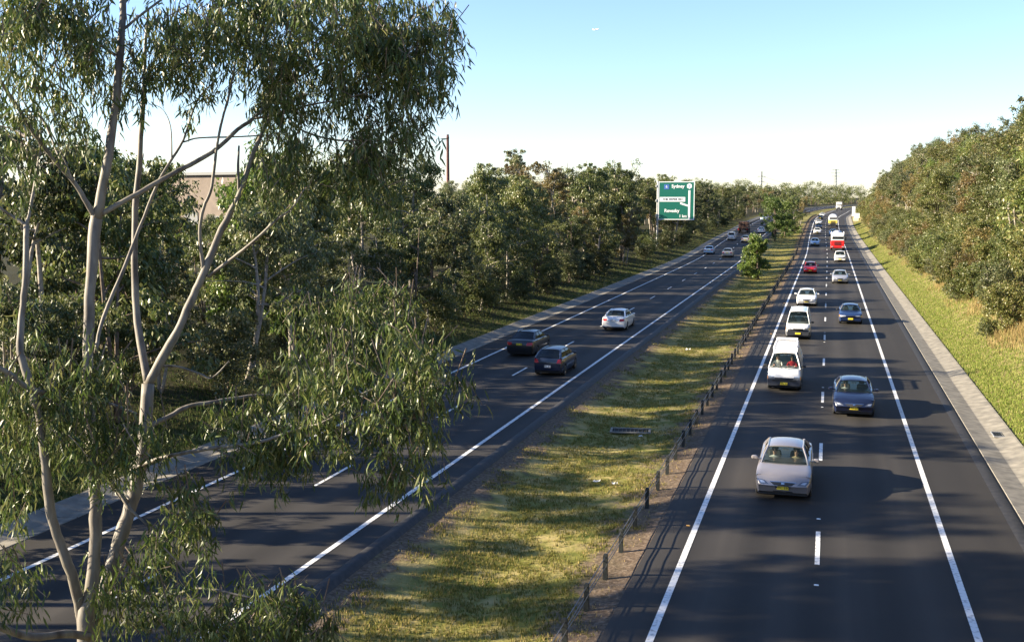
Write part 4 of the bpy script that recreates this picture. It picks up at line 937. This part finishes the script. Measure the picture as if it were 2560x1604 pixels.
B = [[(228,515,12.8,26),(249,400,12.8,24),(272,250,12.9,22),(287,75,13.0,19),(291,-30,13.1,17),(300,-180,13.3,10)],
 [(232,508,12.8,14),(300,470,12.9,13),(349,443,13,13),(399,414,13.1,12),(499,359,13.4,11),(560,305,13.6,10),(598,279,13.8,9),(650,225,14,8),(690,190,14.1,6),(730,130,14.3,4)],
 [(226,512,12.8,14),(205,480,12.7,13),(170,424,12.6,12),(100,344,12.4,11),(45,259,12.2,11),(0,190,12,10),(-60,90,11.8,7)],
 [(170,424,12.6,6),(140,370,12.7,6),(105,290,12.9,6),(70,230,13,4)], [(45,262,12.2,5),(90,270,12.2,5),(130,330,12.3,4),(175,430,12.4,3)],
 [(349,905,13.5,22),(331,804,13.6,20),(319,698,13.7,18),(317,523,13.8,16),(327,399,13.9,15),(337,249,14,12),(342,120,14.1,9),(350,20,14.2,6)],
 [(349,905,13.5,26),(391,829,13.5,24),(426,764,13.5,22),(455,695,13.5,21),(482,640,13.5,21),(523,540,13.6,18),(563,459,13.7,15),(598,359,13.8,12),(640,270,14,9),(680,205,14.2,7),(720,120,14.4,4)],
 [(479,645,13.5,10),(471,548,13.4,9),(480,490,13.4,8),(499,440,13.4,8),(514,324,13.4,7),(543,209,13.5,6),(565,90,13.6,4)],
 [(490,652,13.5,9),(548,608,13.4,9),(598,568,13.2,8),(650,520,13.1,7),(690,488,13,5),(720,440,13,3)], [(563,459,13.7,8),(561,400,13.7,7),(563,344,13.8,5)],
 [(225,830,12.8,9),(244,748,13,10),(294,628,13.2,10),(329,538,13.4,9),(369,439,13.5,8),(399,384,13.6,7),(432,330,13.7,6),(464,239,13.8,5),(513,184,13.9,3)],
 [(405,372,13.6,4),(402,300,13.7,3),(385,260,13.8,2),(360,245,13.8,1.5)], [(432,335,13.7,4),(470,325,13.7,4),(548,323,13.8,4),(640,318,13.8,3)],
 [(228,1100,12.6,12),(270,1150,12.8,12),(300,1185,13.2,13)], [(262,1130,12.8,8),(300,1190,12.7,8),(340,1230,12.6,5),(356,1250,12.6,4)],
 [(213,950,12.6,6),(245,947,12.5,7),(290,962,12.4,7),(322,974,12.3,5)], [(310,1108,13.2,12),(360,1085,13,11),(426,1068,12.7,10),(501,1055,12.5,10),(580,1046,12.3,9),(633,1035,12.2,8),(700,1010,12.1,7),(753,998,12,6),(800,975,12,5),(850,968,12,3)],
 [(348,1005,13.4,13),(400,980,13.6,13),(441,958,13.7,12),(500,948,13.8,11),(541,940,13.9,10),(601,932,14,9),(690,928,14.1,7),(760,900,14.1,5),(850,860,14.2,4)],
 [(690,928,14.1,6),(740,860,14,6),(800,780,13.9,5),(850,700,13.8,4)], [(380,862,13.6,6),(420,864,13.7,6),(470,880,13.8,5),(500,890,13.8,5),(540,850,13.8,3)],
 [(210,1500,12.5,20),(150,1493,12.2,20),(75,1500,11.8,20),(0,1475,11.4,20),(-70,1440,11.1,16)], [(105,925,12.1,12),(60,910,12,14),(30,885,11.9,14),(0,868,11.8,14),(-50,830,11.7,10)],
 [(62,530,12.3,9),(30,510,12.3,8),(0,489,12.2,8),(-40,450,12.2,6)], [(62,535,12.3,9),(75,474,12.4,8),(92,369,12.6,6),(96,300,12.7,5)], [(285,75,13,8),(320,45,13.1,7),(360,15,13.1,6),(420,-30,13.2,4)],
 [(272,130,12.9,8),(230,100,12.7,7),(180,50,12.5,6),(120,-20,12.4,5)], [(598,279,13.8,7),(660,270,13.8,6),(720,250,13.8,5),(800,235,13.8,4),(880,215,13.8,3)],
 [(690,190,14.1,6),(760,150,14,6),(850,110,13.9,5),(950,80,13.9,4),(1040,60,13.8,3)], [(650,225,14,6),(700,300,13.9,5),(790,330,13.8,5),(880,330,13.8,4),(960,340,13.8,3)],
 [(753,998,12,5),(830,940,12.1,5),(920,900,12.2,4),(1010,880,12.3,3)], [(500,1055,12.5,5),(600,1100,12.6,4),(620,1120,12.6,3)], [(245,1400,13,9),(300,1390,12.6,8),(400,1400,12.2,7),(470,1385,12,6),(560,1400,11.9,5),(680,1430,11.9,4)],
 [(380,1370,12.4,5),(400,1320,12.3,5),(430,1240,12.2,4),(470,1190,12.2,3)]]
for b in B: limb('branch', b)
# foliage: (px, py, rx, ry, depth, spread, sprays)
FO = [(760,60,215,90,13.8,1.3,185),(930,90,135,85,13.9,1.1,100),(790,150,190,80,14.0,1.2,150),(985,95,80,75,13.9,.8,52),(760,215,140,55,14.0,1.0,62),(950,190,85,55,13.9,.7,48),(990,235,25,35,13.9,.3,9),
 (650,60,110,100,13.7,.9,75),(590,120,50,60,13.8,.6,20),(870,320,110,45,13.8,.8,60),(960,340,50,45,13.8,.5,22),(800,385,120,50,13.8,.8,60),(690,350,90,40,13.7,.7,34),(660,430,60,50,13.3,.5,24),(900,420,60,30,13.8,.5,18),(620,390,50,50,13.6,.5,16),
 (470,50,90,60,13.2,.9,44),(400,130,70,50,13.6,.8,26),(350,60,60,60,13.6,.8,24),(500,130,50,60,13.6,.6,20),(370,180,60,50,13.9,.6,20),(460,200,40,30,13.8,.4,7),(490,225,40,20,13.9,.3,6),(250,250,40,40,12.9,.4,7),(225,285,25,15,12.9,.3,4),
 (100,60,130,75,12.3,1.2,78),(40,20,60,60,12,.8,30),(150,120,75,75,12.5,.8,42),(60,150,70,60,12.2,.7,22),(200,90,40,60,12.6,.5,14),(60,215,60,45,12.3,.5,11),(120,260,60,50,12.4,.6,14),(30,280,40,50,12.2,.4,9),(160,320,35,45,12.5,.4,9),(60,360,50,40,12.4,.5,11),(300,150,30,60,13,.4,7),(280,240,20,40,13,.3,5),
 (900,720,110,65,13.9,1.0,62),(790,730,95,60,13.8,.8,46),(900,840,150,75,12.9,1.2,100),(760,830,120,60,13.4,.9,66),(1030,880,65,60,12.4,.6,34),(830,920,140,65,12.2,.9,80),(960,960,80,70,12.3,.7,46),(700,960,80,60,12.8,.7,36),(620,1000,80,50,12.5,.6,26),(660,1060,70,45,12.3,.5,26),(760,1040,70,45,12.1,.5,20),(930,1060,60,65,12.3,.5,32),(930,1130,40,35,12.3,.3,12),(560,1060,45,40,12.5,.4,12),(640,890,45,50,13.5,.5,15),
 (60,890,80,45,12,.7,30),(150,930,90,55,12.1,.7,44),(110,1000,75,50,12.2,.6,32),(190,1010,60,55,12.3,.5,24),(230,900,45,30,12.5,.4,11),(30,950,50,50,11.9,.5,14),(270,1010,45,40,12.3,.4,16),(330,1020,60,50,12.3,.5,24),(290,1080,40,25,12.4,.3,7),(380,1010,50,30,13,.4,9),(500,1000,60,30,12.8,.5,12),
 (440,1190,55,45,12.2,.4,24),(400,1260,60,45,12.2,.4,22),(480,1220,35,40,12.2,.3,12),(300,1360,55,60,12.4,.4,30),(280,1430,45,45,12.3,.4,16),(350,1330,40,30,12.4,.3,9),(480,1420,90,60,11.9,.6,32),(600,1440,90,60,11.9,.6,46),(700,1450,80,55,11.9,.6,46),(560,1500,120,40,11.9,.6,36),(740,1500,50,30,11.9,.4,16),(430,1490,60,40,11.9,.4,14),(340,1500,40,30,12.2,.3,8),
 (20,1340,38,40,11.6,.4,16),(20,1400,40,35,11.6,.4,12),(30,720,35,50,12.3,.4,6),(25,1180,40,60,12.6,.5,14),(15,1060,40,50,12.5,.5,14),(500,20,80,40,12.4,.7,22),(620,-20,200,50,13.4,1.2,60),(120,-40,180,50,12.4,1.1,50),(860,-30,180,40,13.8,1.2,50)]
LV, LF, TW = [], [], MB(); vo = 0
for (cx, cy, rx, ry, dd, sp, ns) in FO:
    for s in range(int(ns*(.98 if cy < 600 else .88))):
        if s % 6 == 0:      # sprays hang in bunches of six, with gaps between the bunches
            a = gr.random()*6.283; q = gr.random()**.5; px = cx+rx*q*math.cos(a); py = cy+ry*q*math.sin(a); d = dd+gr.uniform(-sp, sp)
            hub = np.array(at(px, py, d)-off); TW.tube([tuple(hub+gr.normal(0, .12, 3)+np.array([0, 0, .3])), tuple(hub)], [.009, .006], 3, cap=False)
        c = hub+gr.normal(0, .125, 3)*np.array([1, 1, 1.25])+np.array([0, 0, -.05])
        dirv = gr.normal(size=3); dirv[2] = -abs(dirv[2])*.8-.15; dirv /= np.linalg.norm(dirv); Ls = gr.uniform(.22, .5)
        tw = [c-dirv*Ls*.5+np.array([0, 0, .03]), c, c+dirv*Ls*.5+np.array([0, 0, -.06])]
        if s % 2 == 0: TW.tube([tuple(p) for p in tw], [.006, .0045, .003], 3, cap=False)
        nl = gr.integers(14, 25); t = gr.random(nl)[:, None]; P = tw[0]+(tw[2]-tw[0])*t+gr.normal(0, .035, (nl, 3))
        V, F = leaves(P, np.full(nl, .02), 1, .15, .021, .52+.2*gr.random(), gr, 1, True)
        LV.append(V); LF.append(F+vo); vo += len(V)
M_gl = leaf_mat('gum_leaves', (.034,.06,.015), (.09,.135,.03), (.22,.22,.085), .3, .4, .4)
mk('crown', np.concatenate(LV), np.concatenate(LF), M_gl, near); TW.obj('twigs', M_barkd, near)
print('near leaves', vo/6)

# ------------------------------------------------------------------ the big green direction sign
M_green = mat('sign_green', (.0,.12,.085), .5); M_sgw = mat('sign_white', (.82,.85,.85), .5); M_sgb = mat('sign_blue', (.05,.13,.4), .5)
X0, Y0 = -29.9, 195.0; zg = float(ground_z(-28.6, Y0))-.2
sg = thing('road_sign', (X0, Y0, zg), 0, 'big green direction sign with white lettering on a grey post beside the left carriageway', 'road sign')
zt = 12.85-zg; zb = 6.0-zg; SW = 6.5; x0 = .18
MB().tube([(0,.25,-.3),(0,.25,4.6),(0,.25,zt+.1)], [.2,.18,.16], 12).box(-.35,.35,-.1,.6,-.2,.12,.03).obj('post', M_steel, sg, .8)
a = MB()
for z in (zb+.7, (zb+zt)/2, zt-.8): a.box(-.28, SW-.3, .02, .2, z-.12, z+.12, .02).box(-.34, -.05, -.05, .5, z-.22, z+.22, .05)
a.obj('bracket', M_steel, sg)
bd = MB().box(x0, x0+SW, -.08, 0, zb, zt, .03).obj('sign_panel', M_green, sg)
fr = MB(); fw = .13
fr.box(x0, x0+SW, -.1, -.082, zt-fw, zt).box(x0, x0+SW, -.1, -.082, zb, zb+fw).box(x0, x0+fw, -.099, -.082, zb+fw, zt-fw).box(x0+SW-fw, x0+SW, -.099, -.082, zb+fw, zt-fw)
fr.obj('border', M_sgw, bd)
def sx(f): return x0+f*SW
def sz(f): return zt-f*(zt-zb)
rot = (math.pi/2, 0, 0)
text_obj('lettering', 'Sydney', .82, M_sgw, bd, (sx(.54), -.1, sz(.125)), rot, .01, .02)
text_obj('lettering', 'Revesby', .82, M_sgw, bd, (sx(.38), -.1, sz(.765)), rot, .01, .02)
text_obj('lettering', '1 km', .7, M_sgw, bd, (sx(.69), -.1, sz(.905)), rot, .01, .02)
wp_ = MB().box(sx(.035), sx(.745), -.1, -.083, sz(.525), sz(.405)).obj('road_name_panel', M_sgw, bd)
text_obj('lettering', 'THE RIVER RD', .58, M_ink, wp_, (sx(.39), -.112, sz(.465)), rot, .006, .008)
bp_ = MB().box(sx(.155), sx(.295), -.1, -.083, sz(.2), sz(.075)).obj('route_marker', M_sgb, bd); text_obj('lettering', '6', .7, M_sgw, bp_, (sx(.225), -.112, sz(.135)), rot, .006)
hx = MB(); cx_, cz_ = sx(.855), sz(.12); V = [(cx_+.5*math.cos(math.pi/6+math.pi/3*k), y, cz_+.5*math.sin(math.pi/6+math.pi/3*k)) for y in (-.1, -.083) for k in range(6)]
hx.add(V, [tuple(range(6)), tuple(range(11, 5, -1))]+[(k, k+6, (k+1) % 6+6, (k+1) % 6) for k in range(6)]); h_ = hx.obj('motorway_shield', M_sgw, bd); text_obj('lettering', '5', .62, M_sgb, h_, (cx_, -.112, cz_), rot, .006)
ar = MB().box(sx(.83), sx(.885), -.1, -.083, zb+fw, sz(.23))
ar.add([(sx(.83), -.1, sz(.655)), (sx(.61), -.1, sz(.59)), (sx(.6), -.1, sz(.555)), (sx(.63), -.1, sz(.545)), (sx(.83), -.1, sz(.61))], [(0, 1, 2, 3, 4)]); ar.obj('junction_diagram', M_sgw, bd)

# ------------------------------------------------------------------ skyline things
M_stack = mat('dark_red_brick', (.09,.035,.03), .9, noise=((.14,.06,.05), 2, .4, .6)); M_grey = mat('weathered_metal', (.22,.24,.25), .6, .3)
def raw(px, py, d): p = at(px, py, d); return p
p = raw(1056, 469, 400); hgt = float(raw(1056, 318, 400).z); z0 = float(ground_z(-150, 370))
ch = thing('chimney', (p.x, p.y, z0), 0, 'tall thin dark red chimney stack rising above the left wood', 'chimney')
MB().lathe([(.62,-1),(.5,hgt-z0-2),(.44,hgt-z0)], 'z', (0,0,0), 16).obj('stack', M_stack, ch, .8); MB().lathe([(.52,hgt-z0-1.3),(.56,hgt-z0-1.2),(.56,hgt-z0-.9),(.5,hgt-z0-.85)], 'z', (0,0,0), 16).obj('collar', M_stack, ch)
p = raw(1337, 469, 330); hz = float(raw(1337, 385, 330).z); z0 = 5
lp = thing('mast', (p.x, p.y, z0), 0, 'thin pale mast with a blue banner above the left wood', 'mast')
MB().tube([(0,0,-1),(0,0,hz-z0)], [.2,.12], 8).obj('pole', M_grey, lp); MB().box(-1.0,-.12,-.03,.03,hz-z0-6.3,hz-z0-3.9,.0).obj('banner', mat('banner_blue',(.12,.2,.6),.6), lp)
def pylon(px, ptop, d, label, wide):
    p = raw(px, 469, d); hz = float(raw(px, ptop, d).z); z0 = 6.0; t = thing('power_pylon', (p.x, p.y, z0), .3, label, 'pylon'); h = hz-z0; b = MB()
    q = 1.6 if wide else .5; tt = .35 if wide else .25
    for s1 in (-1, 1):
        for s2 in (-1, 1): b.tube([(s1*q, s2*q, -1), (s1*tt, s2*tt, h)], .16, 4)
    nseg = 12
    for k in range(nseg):
        f0, f1 = k/nseg, (k+1)/nseg; a0, a1 = q+(tt-q)*f0, q+(tt-q)*f1
        for s in (-1, 1): b.tube([(-a0, s*a0, h*f0), (a1, s*a1, h*f1)], .06, 3).tube([(s*a0, a0, h*f0), (s*a1, -a1, h*f1)], .06, 3)
    b.obj('lattice', M_grey, t); c = MB()
    for f, w_ in (((.97, 2.6), (.88, 3.4), (.79, 2.8)) if wide else ((.85, 2.2), (.7, 1.6))): c.box(-w_, w_, -.1, .1, h*f-.12, h*f+.12).tube([(-w_, 0, h*f), (-w_, 0, h*f-1.0)], .07, 4).tube([(w_, 0, h*f), (w_, 0, h*f-1.0)], .07, 4)
    c.obj('crossarm', M_grey, t); return Vector((p.x, p.y, hz))
pa = pylon(1793, 404, 620, 'grey power pole against the sky left of the far bend', False); pb_ = pylon(1967, 398, 780, 'pale lattice pylon against the sky above the far bend', True)
MW = mat('power_cable', (.45,.46,.48), .5)
for k, dz in enumerate((-2.5, -5.5)):
    P = [Vector(pa).lerp(pb_, t)+Vector((0, 0, dz-7*math.sin(math.pi*t))) for t in np.linspace(0, 1, 15)]
    tag(MB().tube(P, .05, 3).obj('power_line', MW), ['upper', 'lower'][k]+' faint power line hanging between the pylon and the pole', 'power line')
# white warning signs at the far bend
M_cream = mat('cream_board', (.75,.72,.5), .6)
for i, (u, y, wd, hh, m_, lab) in enumerate([(8.9, 345, 1.6, 1.5, M_sgw, 'widest white board beside the right gutter at the far bend'), (8.3, 372, 1.0, 3.2, M_sgw, 'tall narrow white board beside the right gutter at the far bend'), (8.4, 330, 1.5, .9, M_cream, 'low cream coloured board beside the right gutter at the far bend')]):
    x, yy, z = W3(u, y); t = thing('roadside_board', (x, y, z), 0, lab, 'road sign', None)
    MB().box(-wd/2, wd/2, -.03, .03, .5, .5+hh, .01).obj('board', m_, t); MB().box(-wd*.35-.04, -wd*.35+.04, .032, .1, -.2, .4+hh).box(wd*.35-.04, wd*.35+.04, .032, .1, -.2, .4+hh).obj('legs', M_steel, t)
x, yy, z = W3(11.2, 300); t = thing('marker_post', (x, 300, z), 0, 'small white post in the grass of the right bank below the far boards', 'post'); MB().box(-.1,.1,-.06,.06,-.2,1.3,.02).obj('post', M_sgw, t); MB().box(-.06,.06,-.08,-.062,1.0,1.2).obj('reflector', M_tail, t)
# warehouse behind the left wood
M_wall = mat('tan_wall', (.15,.12,.1), .85, noise=((.2,.16,.13), .6, .35, .65)); M_roof = mat('grey_roof_sheet', (.13,.14,.15), .6)
wx, wy = -98, 160
wh = thing('warehouse', (wx, wy, 3.5), R_(-12), 'tan warehouse with a flat grey roof edge seen through the near gum tree', 'building'); hW = 10.7
MB().box(-22, 4, 0, 12, -1.5, hW-.5).obj('wall', M_wall, wh); MB().box(-22.6, 4.6, -.6, 12.6, hW-.498, hW, .05).obj('roof', M_roof, wh)
f = MB().box(-3, 2, -.12, -.002, 1.0, 3.4).obj('window', M_roof, wh); MB().box(-2.8, 1.8, -.14, -.122, 1.2, 3.2).obj('pane', M_dglass, f)
MB().box(-8.5, -5.5, -.1, -.003, -.5, 4.0).obj('door', M_roof, wh)
# distant aircraft
d_ = 1500; p = raw(1404, 70, d_); ac = thing('aircraft', p, R_(60), 'tiny white aircraft high in the open sky', 'aircraft')
MB().lathe([(.1,-5.5),(.7,-4.4),(.85,-2),(.8,1.5),(.35,5),(.15,6)], 'y', (0,0,0), 12).obj('fuselage', M_hwhite, ac, 1.0)
MB().add([(-6.5,.6,.1),(-.5,-1.4,0),(.5,-1.4,0),(6.5,.6,.1),(6.5,1.5,.12),(0,1.2,.1),(-6.5,1.5,.12),(-6.5,.6,.25),(0,-1.4,.25),(6.5,.6,.25),(6.5,1.5,.22),(0,1.2,.25),(-6.5,1.5,.22)], [(0,6,5,4,3,2,1),(7,8,9,10,11,12),(0,1,8,7),(1,2,8),(2,3,9,8),(3,4,10,9),(4,5,11,10),(5,6,12,11),(6,0,7,12)]).obj('wing', M_hwhite, ac)
MB().add([(-2.2,4.8,.2),(2.2,4.8,.2),(2.2,5.7,.2),(-2.2,5.7,.2),(0,4.2,.3),(0,5.8,2.2),(0,6.1,.2),(.1,6.1,.2)], [(0,1,2,3),(4,5,6),(4,7,5)]).obj('tail', M_hwhite, ac)
